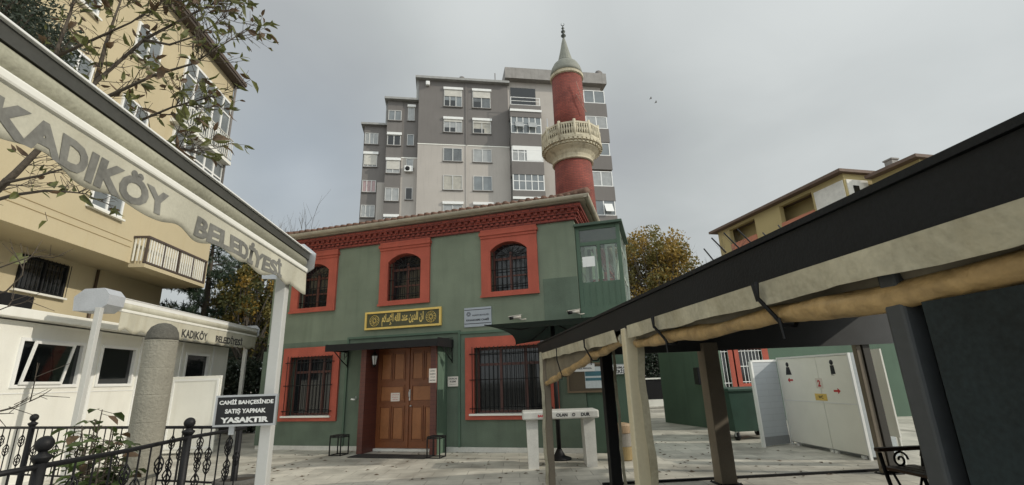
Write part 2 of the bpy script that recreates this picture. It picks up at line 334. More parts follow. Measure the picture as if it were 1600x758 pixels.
# cornice
cn = MB()
def ring(mb, off, z0, z1):
    mb.box(U0-off, U1+off, -off, -0.001, z0, z1); mb.box(U1+0.001, U1+off, 0, DEP+off, z0, z1); mb.box(U0-off, U0-0.001, 0, DEP+off, z0, z1)
ring(cn, 0.06, 5.31, 5.385); ring(cn, 0.13, 5.455, 5.505); ring(cn, 0.22, 5.575, 5.68)
obj('cornice', cn, redbrick, mq)
dn = MB()
def dentils(z0, z1, off, w, step):
    x = U0-off+0.02
    while x < U1+off-w: dn.box(x, x+w, -off, -0.002, z0, z1); x += step
    y = 0.05
    while y < DEP: dn.box(U1+0.002, U1+off, y, y+w, z0, z1); y += step
dentils(5.386, 5.454, 0.11, 0.075, 0.15); dentils(5.506, 5.574, 0.19, 0.09, 0.17)
st = obj('dentil_row', dn, redbrick, mq)
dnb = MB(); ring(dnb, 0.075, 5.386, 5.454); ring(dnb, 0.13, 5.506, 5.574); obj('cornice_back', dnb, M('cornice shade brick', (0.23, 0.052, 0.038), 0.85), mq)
# gutter + soffit board
def halfpipe(mb, p0, p1, r, n=9):
    p0 = Vector(p0); p1 = Vector(p1); d = (p1-p0).normalized(); side = d.cross(Vector((0, 0, 1)))
    vs = []
    for p in (p0, p1):
        for rr in (r, r-0.012):
            for j in range(n+1):
                t = pi+pi*j/n; vs.append(p+side*(cos(t)*rr)+Vector((0, 0, sin(t)*rr)))
    m_ = n+1; fs = []
    for j in range(n):
        fs += [(j, j+1, 2*m_+j+1, 2*m_+j), (m_+j+1, m_+j, 3*m_+j, 3*m_+j+1)]
    fs += [(0, 2*m_, 3*m_, m_), (n, m_+n, 3*m_+n, 2*m_+n)]
    for b0 in (0, 2*m_):
        fs.append(tuple(b0+j for j in range(m_)))
    mb.add(vs, fs, False)
gt = MB(); halfpipe(gt, (U0-0.42, -0.36, 5.80), (U1+0.46, -0.36, 5.80), 0.085); halfpipe(gt, (U1+0.38, -0.42, 5.80), (U1+0.38, DEP+0.3, 5.80), 0.085)
obj('gutter', gt, beige, mq)
sf = MB(); sf.box(U0-0.34, U1+0.34, -0.30, 0.0, 5.70, 5.735).box(U1, U1+0.31, 0, DEP, 5.70, 5.735).box(U0-0.31, U0, 0, DEP, 5.70, 5.735)
sf.box(U0-0.3, U1+0.3, -0.28, -0.25, 5.735, 5.82).box(U1+0.27, U1+0.30, -0.25, DEP, 5.735, 5.82)
obj('eave_board', sf, beige, mq)
# tiled hip roof: rows of barrel tiles
rf = MB(); ex0, ex1, ey0, ey1, ez = U0-0.40, U1+0.40, -0.34, DEP+0.35, 5.81; rh = 1.55; ry = (ey1-ey0)/2
A = [(ex0, ey0, ez), (ex1, ey0, ez), (ex1, ey1, ez), (ex0, ey1, ez)]; rg = [(ex0+ry, ey0+ry, ez+rh), (ex1-ry, ey0+ry, ez+rh)]
rf.add(A+rg, [(0, 1, 5, 4), (1, 2, 5), (2, 3, 4, 5), (3, 0, 4), (3, 2, 1, 0)])
slope = rh/ry
x = ex0+0.1
while x < ex1-0.05:
    L_ = min(x-ex0, ex1-x, ry)
    n_ = max(1, int(L_/0.35))
    for q in range(n_):
        a0 = L_*q/n_; a1 = L_*(q+1)/n_+0.03
        rf.tube([(x, ey0-0.03+a0, ez+slope*a0+0.035), (x, ey0-0.03+a1, ez+slope*a1+0.02)], [0.068+random.uniform(-.010, .010), 0.055], 6)
    x += 0.2
y = ey0+0.1
while y < ey1-0.05:
    L_ = min(y-ey0, ey1-y)
    n_ = max(1, int(L_/0.35))
    for q in range(n_):
        a0 = L_*q/n_; a1 = L_*(q+1)/n_+0.03
        rf.tube([(ex1+0.03-a0, y, ez+slope*a0+0.035), (ex1+0.03-a1, y, ez+slope*a1+0.02)], [0.068, 0.055], 6)
    y += 0.2
rf.tube([(ex1+.02, ey0-.02, ez+.06), rg[1]], 0.11, 8); rf.tube([(ex0, ey0, ez+.06), rg[0]], 0.11, 8); rf.tube(rg, 0.11, 8)
obj('roof', rf, tile, mq)
# upper windows
def arch_pts(a, b, z0, z1, n=12):     # segmental arch from spring z0 to apex z1
    w = (b-a)/2; h = z1-z0; r = (w*w+h*h)/(2*h); cz = z1-r; th = math.asin(w/r)
    return [((a+b)/2+r*sin(-th+2*th*i/n), cz+r*cos(-th+2*th*i/n)) for i in range(n+1)]
for a, b in uw:
    A0, A1 = a-0.25, b+0.26
    s = MB(); y0, y1 = -0.06, 0.10
    s.holed([A0, a, b, A1], [3.57, 3.69, 4.74], lambda x, z: a < x < b and z > 3.69, y0, y1)
    ap = arch_pts(a, b, 4.74, 4.95); zt = 5.08
    s.box(A0, a, y0, y1, 4.74, zt).box(b, A1, y0, y1, 4.74, zt)
    for (p, q) in zip(ap, ap[1:]):
        s.add([(p[0], y0, p[1]), (q[0], y0, q[1]), (q[0], y0, zt), (p[0], y0, zt), (p[0], y1, p[1]), (q[0], y1, q[1])], [(0, 1, 2, 3), (4, 5, 1, 0)])
    s.box(A0-0.01, A1+0.01, -0.085, y1, zt, 5.15).box(A0-0.035, A1+0.035, -0.115, y1, 5.15, 5.23).box(A0-0.01, A1+0.01, -0.08, y1, 5.23, 5.309)
    s.box(A0-0.02, A1+0.02, -0.09, y0-0.001, 3.56, 3.615)
    w_ = obj('window', s, red, mq)
    rv = MB()
    for (p, q) in zip(ap, ap[1:]):
        rv.add([(p[0], y1, p[1]), (q[0], y1, q[1]), (q[0], 0.3, q[1]), (p[0], 0.3, p[1])], [(0, 1, 2, 3)])
    f = MB(); f.frame(a, b, 3.69, 4.97, 0.055, 0.16, 0.21); f.box((a+b)/2-0.035, (a+b)/2+0.035, 0.155, 0.215, 3.7, 4.72); f.box(a, b, 0.15, 0.22, 4.52, 4.58); f.box(a+.06, b-.06, 0.165, 0.205, 4.08, 4.12)
    obj('frame', f, wood_dk, w_); obj('reveal', rv, red, w_)
    obj('pane', MB().box(a+0.05, b-0.05, 0.18, 0.19, 3.7, 4.95), darkglass, w_)
    g = MB()
    for k in range(8):
        gx = a+0.05+(b-a-0.1)*k/7; g.tube([(gx, 0.02, 3.7), (gx, 0.02, 4.62)], 0.009, 6)
    for zg in (3.85, 4.25, 4.62): g.tube([(a, 0.02, zg), (b, 0.02, zg)], 0.011, 6)
    for k in range(7):
        t = pi*(k+1)/8; mx0 = (a+b)/2; g.tube([(mx0+0.1*cos(t), 0.02, 4.63), (mx0+0.46*cos(t), 0.02, 4.64+0.26*sin(t))], 0.008, 5)
    obj('grille', g, black, w_)
for i, (a, b) in enumerate(lw):
    A0, A1 = a-0.23, b+0.22
    s = MB().holed([A0, a, b, A1], [0.70, 0.82, 2.35, 2.60], lambda x, z: a < x < b and 0.82 < z < 2.35, -0.06, 0.10)
    w_ = obj('window', s, red, mq)
    f = MB(); f.frame(a, b, 0.83, 2.35, 0.06, 0.17, 0.22)
    for q in ((0.34, 0.68) if i else (0.36, 0.70)): f.box(a+(b-a)*q-0.035, a+(b-a)*q+0.035, 0.165, 0.225, 0.84, 2.34)
    f.box(a, b, 0.16, 0.23, 1.92, 1.98); obj('frame', f, M('brown red sash', (0.085, 0.03, 0.024), 0.5), w_)
    obj('pane', MB().box(a+0.05, b-0.05, 0.19, 0.20, 0.85, 2.33), darkglass, w_)
    obj('sill', MB().bbox(a-0.12, b+0.06, -0.11, 0.16, 0.79, 0.835, 0.008), white, w_)
    g = MB(); k = 0; nb = int((b-a)/0.105)
    for k in range(nb+1):
        gx = a-0.03+(b-a+0.06)*k/nb; g.tube([(gx, -0.10, 0.86), (gx, -0.10, 2.37)], 0.0085, 6)
    for zg in (0.95, 1.6, 2.2): g.tube([(a-0.10, -0.10, zg), (b+0.08, -0.10, zg)], 0.011, 6)
    for zg in (0.95, 2.2):
        for gx in (a-0.09, b+0.07): g.tube([(gx, -0.10, zg), (gx, -0.05, zg)], 0.012, 6)
    obj('grille', g, black, w_)
# doorway: projecting portal, canopy, double door
PO = -0.56
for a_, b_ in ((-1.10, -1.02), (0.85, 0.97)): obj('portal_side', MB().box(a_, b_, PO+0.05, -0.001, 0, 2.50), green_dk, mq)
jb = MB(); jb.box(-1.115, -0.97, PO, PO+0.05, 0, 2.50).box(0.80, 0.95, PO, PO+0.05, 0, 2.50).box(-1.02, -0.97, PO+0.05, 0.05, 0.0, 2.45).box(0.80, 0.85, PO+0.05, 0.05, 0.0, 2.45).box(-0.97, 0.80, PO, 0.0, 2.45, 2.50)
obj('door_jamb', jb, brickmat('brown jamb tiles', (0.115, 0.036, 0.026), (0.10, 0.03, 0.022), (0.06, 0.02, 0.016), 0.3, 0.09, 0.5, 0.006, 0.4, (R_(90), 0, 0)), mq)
obj('threshold', MB().bbox(-0.97, 0.80, -0.10, 0.12, 0.0, 0.06, 0.01), marble, mq)
def leaf(x0, x1, hinge_left):
    d = MB(); d.box(x0, x1, 0.0, 0.05, 0.065, 2.44)
    dl = obj('door_leaf', d, wood, mq)
    w = x1-x0; pn = MB(); pf = MB()
    mid = (x0+x1)/2
    for (a, b, c, e_) in ((x0+0.11, mid-0.035, 0.25, 1.02), (mid+0.035, x1-0.11, 0.25, 1.02), (x0+0.11, x1-0.11, 1.14, 1.52), (x0+0.11, mid-0.035, 1.66, 2.32), (mid+0.035, x1-0.11, 1.66, 2.32)):
        pf.frame(a-0.02, b+0.02, c-0.02, e_+0.02, 0.028, -0.022, -0.001)
        pn.bbox(a+0.025, b-0.025, -0.016, -0.0005, c+0.025, e_-0.025, 0.006)
    obj('panel', pn, wood_lt, dl); obj('panel_moulding', pf, wood, dl)
    return dl
dl1 = leaf(-0.97, -0.09, True); dl2 = leaf(-0.082, 0.80, False)
ast = MB().bbox(-0.125, -0.05, -0.03, -0.002, 0.07, 2.43, 0.008); obj('door_strip', ast, wood, mq)
h = MB(); h.box(-0.045, -0.015, -0.028, -0.004, 1.16, 1.42); h.tube([(-0.03, -0.03, 1.24), (-0.03, -0.075, 1.25), (-0.03, -0.075, 1.37), (-0.03, -0.03, 1.38)], 0.009, 8); h.lathe([(0.0, 0.0), (0.025, 0.0), (0.03, 0.02), (0.0, 0.045)], (0.02, -0.05, 1.02), 10)
obj('handle', h, silver, dl2)
# canopy
cp = MB(); cy0, cy1 = -0.92, -0.05
for k in range(30):
    xa = -1.88+3.02*k/30; xb = xa+3.02/30
    za = 0.018 if k % 2 else 0.0
    cp.hexa([(xa, cy0, 2.505+za), (xb, cy0, 2.505+za), (xb, cy1, 2.60+za), (xa, cy1, 2.60+za)], [(xa, cy0, 2.52+za), (xb, cy0, 2.52+za), (xb, cy1, 2.615+za), (xa, cy1, 2.615+za)])
cn_ = obj('canopy', cp, black, mq)
fr_ = MB(); fr_.box(-1.9, 1.16, cy0-0.03, cy0-0.002, 2.385, 2.55).box(-1.9, -1.885, cy0, cy1, 2.40, 2.56).box(1.145, 1.16, cy0, cy1, 2.38, 2.58)
obj('canopy_edge', fr_, black, cn_)
br = MB()
for bx in (-1.87, 1.13):
    br = MB()
    br.tube([(bx, -0.06, 2.58), (bx, -0.06, 2.02)], 0.014, 6); br.tube([(bx, -0.06, 2.05), (bx, -0.30, 2.18), (bx, -0.72, 2.47)], 0.013, 6)
    br.tube([(bx, -0.06, 2.47), (bx, -0.9, 2.47)], 0.012, 6)
    for q in (0.2, 0.4, 0.6): br.tube([(bx, -q, 2.46), (bx, -q, 2.12+0.45*q)], 0.008, 5)
    br.tube([(bx, -0.1, 2.3)]+[(bx, -0.16+0.06*cos(t*pi/4), 2.34+0.06*sin(t*pi/4)) for t in range(9)], 0.008, 5)
    obj('bracket', br, black, cn_)
# lantern by the door
ln = MB(); lx, ly, lz = -0.86, -0.36, 2.02
lf_ = MB(); lf_.lathe([(0.02, 0.33), (0.085, 0.26), (0.088, 0.245), (0.02, 0.245)], (lx, ly, lz), 6, False); lf_.lathe([(0.045, 0.03), (0.05, 0.0), (0.015, -0.03)], (lx, ly, lz), 6, False)
for k in range(6):
    t = 2*pi*k/6; lf_.tube([(lx+0.045*cos(t), ly+0.045*sin(t), lz+0.02), (lx+0.08*cos(t), ly+0.08*sin(t), lz+0.25)], 0.006, 4)
lf_.tube([(lx, ly, lz+0.33), (lx, ly, lz+0.40), (-0.965, ly, lz+0.40)], 0.01, 6)
lo = obj('lantern', lf_, black, mq); ln.lathe([(0.038, 0.03), (0.072, 0.24)], (lx, ly, lz), 6, False); obj('lantern_glass', ln, M('frosted lantern glass', (0.6, 0.6, 0.58), 0.3), lo)

# glazed stairwell at the right corner
gs = thing('glazed_stairwell', 'dark green glazed stairwell box on the right corner of the mosque', 'stairwell', MF, (4.9, 0.9, 0))
gx0, gx1, gy0, gy1 = 4.36, 5.42, 0.05, 2.1
obj('wall', MB().box(4.36, 5.45, 0.04, 3.2, 0, 3.16), green_dk, gs)
f = MB()
for (px_, py_) in ((gx0, gy0), (gx1-0.09, gy0)): f.box(px_, px_+0.09, py_, py_+0.09, 3.161, 5.12)
f.box((gx0+gx1)/2-0.04, (gx0+gx1)/2+0.04, gy0+0.01, gy0+0.07, 3.72, 4.66)
for z0, z1 in ((3.162, 3.74), (4.64, 4.73), (5.04, 5.12)):
    f.box(gx0+0.09, gx1-0.09, gy0+0.015, gy0+0.065, z0, z1)
sf_ = MB()
for z0, z1 in ((3.162, 3.22), (3.9, 3.94), (4.66, 4.70), (5.07, 5.12)): sf_.box(gx1-0.065, gx1-0.03, gy0+0.09, gy1-0.09, z0, z1)
for y in (.75, 1.35): sf_.box(gx1-0.063, gx1-0.032, y, y+.035, 3.22, 5.07)
for px_ in (gx0, gx1-.09): sf_.box(px_, px_+.09, gy1-.088, gy1, 3.161, 5.118)
sf_.box(gx0+.09, gx1-.09, gy1-.07, gy1-.055, 5.05, 5.11)
obj('side_frame', sf_, M('pale green frame', (0.42, 0.47, 0.42), .5), gs)
for k in range(1, 6): f.box(gx0+0.09+k*0.15, gx0+0.1+k*0.15, gy0+0.006, gy0+0.014, 3.17, 3.70)
obj('frame', f, green_dk, gs)
obj('roof', MB().bbox(gx0-0.02, gx1+0.08, gy0-0.10, gy1+0.1, 5.121, 5.19, 0.01), M('stairwell roof green', (0.05, 0.085, 0.06), 0.6), gs)
p_ = MB(); p_.box(gx0+0.09, gx1-0.09, gy0+0.036, gy0+0.044, 4.73, 5.04).box(gx0+0.09, gx1-0.09, gy0+0.036, gy0+0.044, 3.74, 4.64)
obj('pane', p_, clear, gs)
p_ = MB(); p_.box(gx1-0.05, gx1-0.046, gy0+0.09, gy1-0.09, 3.2, 5.08); obj('side_pane', p_, clear, gs)
st_ = MB()
for k in range(7): st_.box(gx0+0.12, gx1-0.14, 0.5+k*0.22, 0.72+k*0.22, 2.95+k*0.17, 3.12+k*0.17)
st_.hexa([(gx1-.55, 1.0, 4.0), (gx1-.50, 1.0, 4.0), (gx1-.12, 1.0, 3.45), (gx1-.17, 1.0, 3.45)], [(gx1-.55, 1.05, 4.16), (gx1-.50, 1.05, 4.16), (gx1-.12, 1.05, 3.61), (gx1-.17, 1.05, 3.61)])
st_.tube([(gx1-.5, .95, 4.3), (gx1-.14, .95, 3.75)], .03, 6)
obj('stair', st_, M('red stair treads', (0.45, 0.09, 0.05), 0.7), gs)
hr = MB(); hr.tube([(gx1-0.2, 0.45, 3.75), (gx1-0.2, 2.0, 4.9)], 0.022, 8)
for k in range(4): hr.tube([(gx1-0.2, 0.5+k*0.45, 3.1+k*0.33), (gx1-0.2, 0.5+k*0.45, 3.8+k*0.33)], 0.015, 6)
hr.frame(gx0+0.12, gx0+0.40, 3.55, 4.75, 0.06, 0.6, 0.64).frame(gx0+.62, gx1-.2, 3.8, 4.8, .06, .7, .74); obj('handrail', hr, white, gs)
obj('back_panel', MB().box(gx0+0.09, gx1-0.09, gy1-0.05, gy1-0.02, 3.162, 3.5), green_dk, gs)
obj('back_pane', MB().box(gx0+0.09, gx1-0.09, gy1-0.05, gy1-0.04, 3.501, 5.04), clear, gs)
obj('paper', MB().box(gx0+0.12, gx0+0.42, gy0+0.026, gy0+0.033, 4.12, 4.37), whitepl, gs)

# signs on the facade
def qual(name, label, cat, u, z, off=-0.03): return thing(name, label, cat, MF, (u, off, z))
t = qual('calligraphy_sign', 'long gold framed green sign with gilded Arabic calligraphy above the door', 'sign', -0.29, 2.96)
obj('board', MB().box(-1.36, 0.79, -0.045, -0.004, 2.98, 3.40), signgreen, t)
obj('frame', MB().frame(-1.40, 0.82, 2.955, 3.425, 0.05, -0.075, -0.004), gold, t)
ara = '\uFE8D\uFEE5 \uFE8D\uFEDF\uFEAA\uFEF3\uFEE6 \uFECB\uFEE8\uFEAA \uFE8D\uFEDF\uFEE0\uFEEA \uFE8D\uFEF9\uFEB3\uFEFC\uFEE1'
text(ara[::-1], 0.2, (-0.29, -0.05, 3.19), (1, 0, 0), (0, 0, 1), goldleaf, t, offset=0.006, width=1.22, height=0.33)
rs = MB()
for cxr in (-1.12, 0.53):
    for k in range(12):
        a = 2*pi*k/12
        rs.tube([(cxr+0.05*cos(a), -0.05, 3.19+0.05*sin(a)), (cxr+0.10*cos(a+.35), -0.05, 3.19+0.10*sin(a+.35)), (cxr+0.13*cos(a), -0.05, 3.19+0.13*sin(a))], 0.006, 4)
    rs.tube([(cxr+0.14*cos(k*pi/12), -0.05, 3.19+0.14*sin(k*pi/12)) for k in range(25)], 0.006, 4); rs.tube([(cxr+0.045*cos(k*pi/8), -0.05, 3.19+0.045*sin(k*pi/8)) for k in range(17)], 0.008, 4)
obj('rosette', rs, goldleaf, t)
t = qual('name_plaque', 'grey metal plaque with mosque name between gold sign and right upper window', 'plaque', 1.8, 2.87)
obj('plate', MB().bbox(1.44, 2.16, -0.03, -0.004, 2.86, 3.34, 0.004), plaqueg, t)
b_ = MB().box(1.45, 2.15, -0.034, -0.0305, 3.275, 3.29).box(1.45, 2.15, -0.034, -0.0305, 2.935, 2.95); obj('line', b_, ink, t)
text('KADIKÖY MÜFTÜLÜĞÜ', 0.05, (1.88, -0.033, 3.15), (1, 0, 0), (0, 0, 1), ink, t, offset=0.001, width=0.44, height=0.05)
text('KAVAKDERE CAMİİ', 0.07, (1.80, -0.033, 3.035), (1, 0, 0), (0, 0, 1), ink, t, offset=0.003, width=0.60, height=0.062)
e_ = MB(); e_.tube([(1.56+0.05*cos(k*pi/8), -0.033, 3.18+0.05*sin(k*pi/8)) for k in range(17)], 0.005, 4); e_.tube([(1.56+0.028*cos(k*pi/8), -0.033, 3.18+0.028*sin(k*pi/8)) for k in range(17)], 0.005, 4); obj('emblem', e_, ink, t)
def notice(label, u, z, w, hgt, y, lines, matl=ink):
    t = thing('paper_notice', label, 'notice', MF, (u, y, z-hgt/2))
    obj('sheet', MB().box(u-w/2, u+w/2, y-0.006, y-0.001, z-hgt/2, z+hgt/2), paper, t)
    n = len(lines)
    for k, (tx, ww, hh) in enumerate(lines):
        text(tx, 0.05, (u, y-0.009, z+hgt*(0.5-(k+0.75)/(n+0.5))), (1, 0, 0), (0, 0, 1), matl if k < 9 else redink, t, offset=0.0012, width=ww, height=hh)
notice('white notice with two bold lines on green wall beside red window', 1.15, 1.58, 0.27, 0.23, -0.05, [('KADINLAR', 0.22, 0.042), ('KISMI', 0.16, 0.042), ('GİRİŞİ', 0.18, 0.015)])
notice('tall white notice with four lines hung on right door jamb', 0.86, 1.73, 0.19, 0.32, PO-0.002, [('LÜTFEN', 0.12, 0.03), ('KAPIYI', 0.14, 0.03), ('YAVAŞ', 0.12, 0.03), ('KAPATINIZ', 0.15, 0.03)])
notice('small white notice taped on the left leaf of the wooden door', -0.43, 1.25, 0.25, 0.20, -0.024, [('LÜTFEN AYAKKABI', 0.19, 0.022), ('İLE BASMAYINIZ', 0.17, 0.022), ('TEŞEKKÜRLER', 0.15, 0.022)], redink)
nb_ = thing('notice_board', 'brown framed notice board with blue white poster on green wall behind pergola post', 'notice board', MF, (4.35, -0.01, 1.25))
obj('board', MB().box(3.98, 4.82, -0.035, -0.004, 1.28, 1.86), M('brown board', (0.10, 0.075, 0.045), 0.7), nb_)
obj('frame', MB().frame(3.95, 4.85, 1.25, 1.89, 0.04, -0.06, -0.004), M('board frame wood', (0.17, 0.12, 0.07), 0.6), nb_)
obj('poster', MB().box(4.36, 4.78, -0.045, -0.037, 1.34, 1.80), M('white poster', (0.6, 0.65, 0.66), 0.5), nb_)
obj('poster_band', MB().box(4.37, 4.77, -0.05, -0.046, 1.60, 1.70).box(4.37, 4.77, -0.05, -0.046, 1.50, 1.56), M('teal poster print', (0.05, 0.16, 0.20), 0.5), nb_)
def camera_(label, fr, u, y, z, rz, tilt=-0.15):
    t = thing('security_camera', label, 'security camera', fr, (u, y, z), 'security cameras on the mosque')
    b = base_of(t); m_ = Matrix.Rotation(rz, 3, 'Z') @ Matrix.Rotation(-tilt, 3, 'X')
    def tf(mb):
        mb.v = [tuple(b+m_ @ Vector(v)) for v in mb.v]; return mb
    q = MB(); q.tube([(0, 0.0, 0), (0, -0.26, 0)], 0.042, 12); q.box(-0.046, 0.046, -0.30, 0.02, 0.028, 0.044); obj('housing', tf(q), M('weathered camera housing', (0.36, 0.34, 0.30), .5, .15, 10), t)
    q = MB(); q.tube([(0, -0.19, 0), (0, -0.275, 0)], 0.0445, 12); obj('lens', tf(q), black, t)
    q = MB(); q.tube([(0, -0.05, -0.04), (0, 0.02, -0.08), (0, 0.12, -0.08)], 0.014, 6); obj('mount', tf(q), MATS['weathered camera housing'], t)
camera_('white security camera on green wall above the dark parasol', MF, 2.95, -0.16, 3.02, R_(-62))
camera_('white security camera under the glazed stairwell at the pergola roof edge', MF, 4.35, -0.16, 3.05, R_(-55))
camera_('small white security camera at the far left corner of green wall', MF, -4.35, -0.14, 2.72, R_(40))
t = thing('wall_tap', 'short white tap sticking out of green wall left of door', 'tap', MF, (-1.52, -0.05, 1.2))
q = MB(); q.tube([(-1.52, -0.06, 1.22), (-1.52, -0.2, 1.22)], 0.02, 8); q.tube([(-1.52, -0.17, 1.22), (-1.60, -0.19, 1.23)], 0.022, 8); obj('spout', q, whitepl, t)
q = MB(); q.tube([(-1.52, -0.1, 1.24), (-1.52, -0.1, 1.30)], 0.012, 6); obj('handle', q, silver, t)
t = thing('alarm_bell', 'small round red alarm bell on wall under the canopy', 'alarm bell', MF, (-1.40, -0.05, 2.02))
q = MB(); q.lathe([(0.0, 0), (0.055, 0.0), (0.05, 0.03), (0.02, 0.045)], (0, 0, 0), 14); q.v = [(-1.40+v[0], -0.05-v[2], 2.08+v[1]) for v in q.v]; obj('dome', q, M('alarm red', (0.5, 0.03, 0.03), 0.4), t)
q = MB().box(-1.44, -1.36, -0.05, -0.004, 2.04, 2.12); obj('back_plate', q, white, t)
def shoe_stand(label, u, y):
    t = thing('metal_stool', label, 'stool', MF, (u, y, 0), 'stools beside the mosque door')
    q = MB(); a = 0.15
    for sx_ in (-a, a):
        for sy_ in (-a, a): q.box(u+sx_-0.011, u+sx_+0.011, y+sy_-0.011, y+sy_+0.011, 0, 0.42)
    for z in (0.012, 0.40):
        q.box(u-a+.011, u+a-.011, y-a-0.01, y-a+0.01, z-0.009, z+0.009); q.box(u-a+.011, u+a-.011, y+a-0.01, y+a+0.01, z-0.009, z+0.009)
        q.box(u-a-0.01, u-a+0.01, y-a+.011, y+a-.011, z-0.008, z+0.008); q.box(u+a-0.01, u+a+0.01, y-a+.011, y+a-.011, z-0.008, z+0.008)
    obj('leg_frame', q, black, t); obj('seat', MB().bbox(u-a-0.01, u+a+0.01, y-a-0.01, y+a+0.01, 0.421, 0.445, 0.006), black, t)
shoe_stand('black metal frame stool left of the mosque door', -1.48, -0.72); shoe_stand('black metal frame stool right of the mosque door', 1.12, -0.86)
q = MB().bbox(-0.98, 0.95, -1.08, -0.62, 0.001, 0.022, 0.006)
tag(obj('doormat', q, M('black rubber mat', (0.02, 0.019, 0.018), 0.85, 0.3, 6, 0.3, 60, 0.6, 120)), 'black rubber doormat lying before the wooden door', 'doormat'); bpy.data.objects['doormat'].location = MF.o; bpy.data.objects['doormat'].rotation_euler = (0, 0, MF.rz)

# ================================================================== MINARET
mx_, my_ = 2.63, 18.0
mn = thing('minaret', 'slim red brick minaret with stone balcony and grey lead cone behind the mosque', 'minaret', WORLD, (mx_, my_, 0))
shaftm = brickmat('minaret brick', (0.25, 0.060, 0.042), (0.19, 0.044, 0.033), (0.14, 0.045, 0.036), 0.22, 0.075, 0.85, 0.012, 0.6, (R_(90), 0, 0), var=0.3)
obj('shaft', MB().lathe([(0.92, 0), (0.86, 5), (0.79, 8.8), (0.76, 10.02)], (mx_, my_, 0), 40), shaftm, mn)
obj('upper_shaft', MB().lathe([(0.67, 10.7), (0.655, 14.05)], (mx_, my_, 0), 40), shaftm, mn)
_q = lambda z: 9.98+(z-10.08)*0.66
cb = MB().lathe([(a_, _q(z_)) for a_, z_ in [(0.80, 10.08), (0.845, 10.12), (0.845, 10.2), (0.80, 10.24), (0.84, 10.42), (0.94, 10.62), (1.10, 10.8), (1.10, 10.86), (1.14, 10.86), (1.15, 10.98), (1.19, 11.0), (1.2, 11.12), (1.24, 11.14), (1.25, 11.28), (0.6, 11.30)]], (mx_, my_, 0), 48, False)
for k in range(44):
    a = 2*pi*k/44
    for rr, z0, z1, wd in ((1.13, 10.87, 10.975, 0.05), (1.2, 11.01, 11.11, 0.06)):
        c0 = Vector((mx_+rr*cos(a), my_+rr*sin(a), 0)); r_ = Vector((cos(a), sin(a), 0)); tn = Vector((-sin(a), cos(a), 0))
        pts = [c0-r_*0.03-tn*wd, c0+r_*0.06-tn*wd, c0+r_*0.06+tn*wd, c0-r_*0.03+tn*wd]
        cb.hexa([p+Vector((0, 0, _q(z0))) for p in pts], [p+Vector((0, 0, _q(z1))) for p in pts])
bal = obj('balcony', cb, corb, mn)
rl = MB(); rr = 1.19
_p = lambda z: 10.78+(z-11.29)*0.92
for z0, z1 in ((_p(11.29), _p(11.38)), (_p(11.86), _p(11.95))): rl.lathe([(rr-0.05, z0), (rr+0.05, z0), (rr+0.05, z1), (rr-0.05, z1), (rr-0.05, z0)], (mx_, my_, 0), 12, False)
for k in range(12):
    a = 2*pi*k/12; c0 = (mx_+rr*cos(a), my_+rr*sin(a)); rl.tube([(c0[0], c0[1], 10.7), (c0[0], c0[1], _p(12.04))], 0.06, 8)
    for j in range(1, 6):
        p0 = Vector((mx_+rr*cos(a), my_+rr*sin(a), 0)); a2 = 2*pi*(k+1)/12; p1 = Vector((mx_+rr*cos(a2), my_+rr*sin(a2), 0)); q_ = p0.lerp(p1, j/6)
        rl.tube([(q_.x, q_.y, _p(11.38)), (q_.x, q_.y, _p(11.5)), (q_.x, q_.y, _p(11.62)), (q_.x, q_.y, _p(11.75)), (q_.x, q_.y, _p(11.87))], [0.05, 0.03, 0.055, 0.03, 0.05], 6)
obj('parapet', rl, corb, bal)
obj('dome_cap', MB().lathe([(0.655, 14.05), (0.72, 14.08), (0.73, 14.18), (0.67, 14.2), (0.69, 14.24)], (mx_, my_, 0), 36, False), corb, mn)
dm = MB().lathe([(0.70, 14.24), (0.69, 14.4), (0.64, 14.6), (0.54, 14.8), (0.40, 14.95), (0.30, 15.01)], (mx_, my_, 0), 36); obj('dome', dm, lead, mn)
cnm = MB().lathe([(0.30, 15.0), (0.33, 15.02), (0.31, 15.1), (0.2, 15.55), (0.10, 16.05), (0.05, 16.25)], (mx_, my_, 0), 16, False); obj('spire', cnm, lead, mn)
fn = MB().lathe([(0.03, 16.2), (0.05, 16.25), (0.04, 16.3), (0.11, 16.38), (0.11, 16.42), (0.04, 16.5), (0.03, 16.52), (0.095, 16.6), (0.095, 16.64), (0.03, 16.7), (0.025, 16.74), (0.07, 16.8), (0.02, 16.87), (0.015, 16.93)], (mx_, my_, 0), 14)
fn.tube([(mx_+0.07*cos(t), my_, 17.02+0.08*sin(t)) for t in [R_(130)+R_(280)*k/10 for k in range(11)]], [0.004+0.014*sin(pi*k/10) for k in range(11)], 6)
obj('finial', fn, M('dark bronze finial', (0.05, 0.055, 0.05), 0.4, metal=0.6), mn)
la = MB(); la.tube([(mx_+0.25, my_-0.72, 12.9), (mx_+0.62, my_-0.62, 12.1)], 0.02, 5); la.tube([(mx_+0.28, my_-0.74, 13.5), (mx_+0.5, my_-0.7, 12.5)], 0.018, 5); la.tube([(mx_+0.35, my_-0.75, 13.05), (mx_+0.6, my_-0.7, 13.15)], 0.015, 5)
for k in range(3): la.tube([(mx_+0.3+k*0.1, my_-0.8, 12.75+k*0.1), (mx_+0.52+k*0.05, my_-0.66, 12.9+k*.1)], 0.012, 5)
obj('aerial', la, M('rusty aerial rods', (0.30, 0.16, 0.13), 0.7), mn)
la = MB(); la.tube([(mx_-1.0, my_-0.62, 10.7), (mx_-1.02, my_-0.64, 11.85)], 0.02, 5); obj('balcony_rod', la, silver, mn)

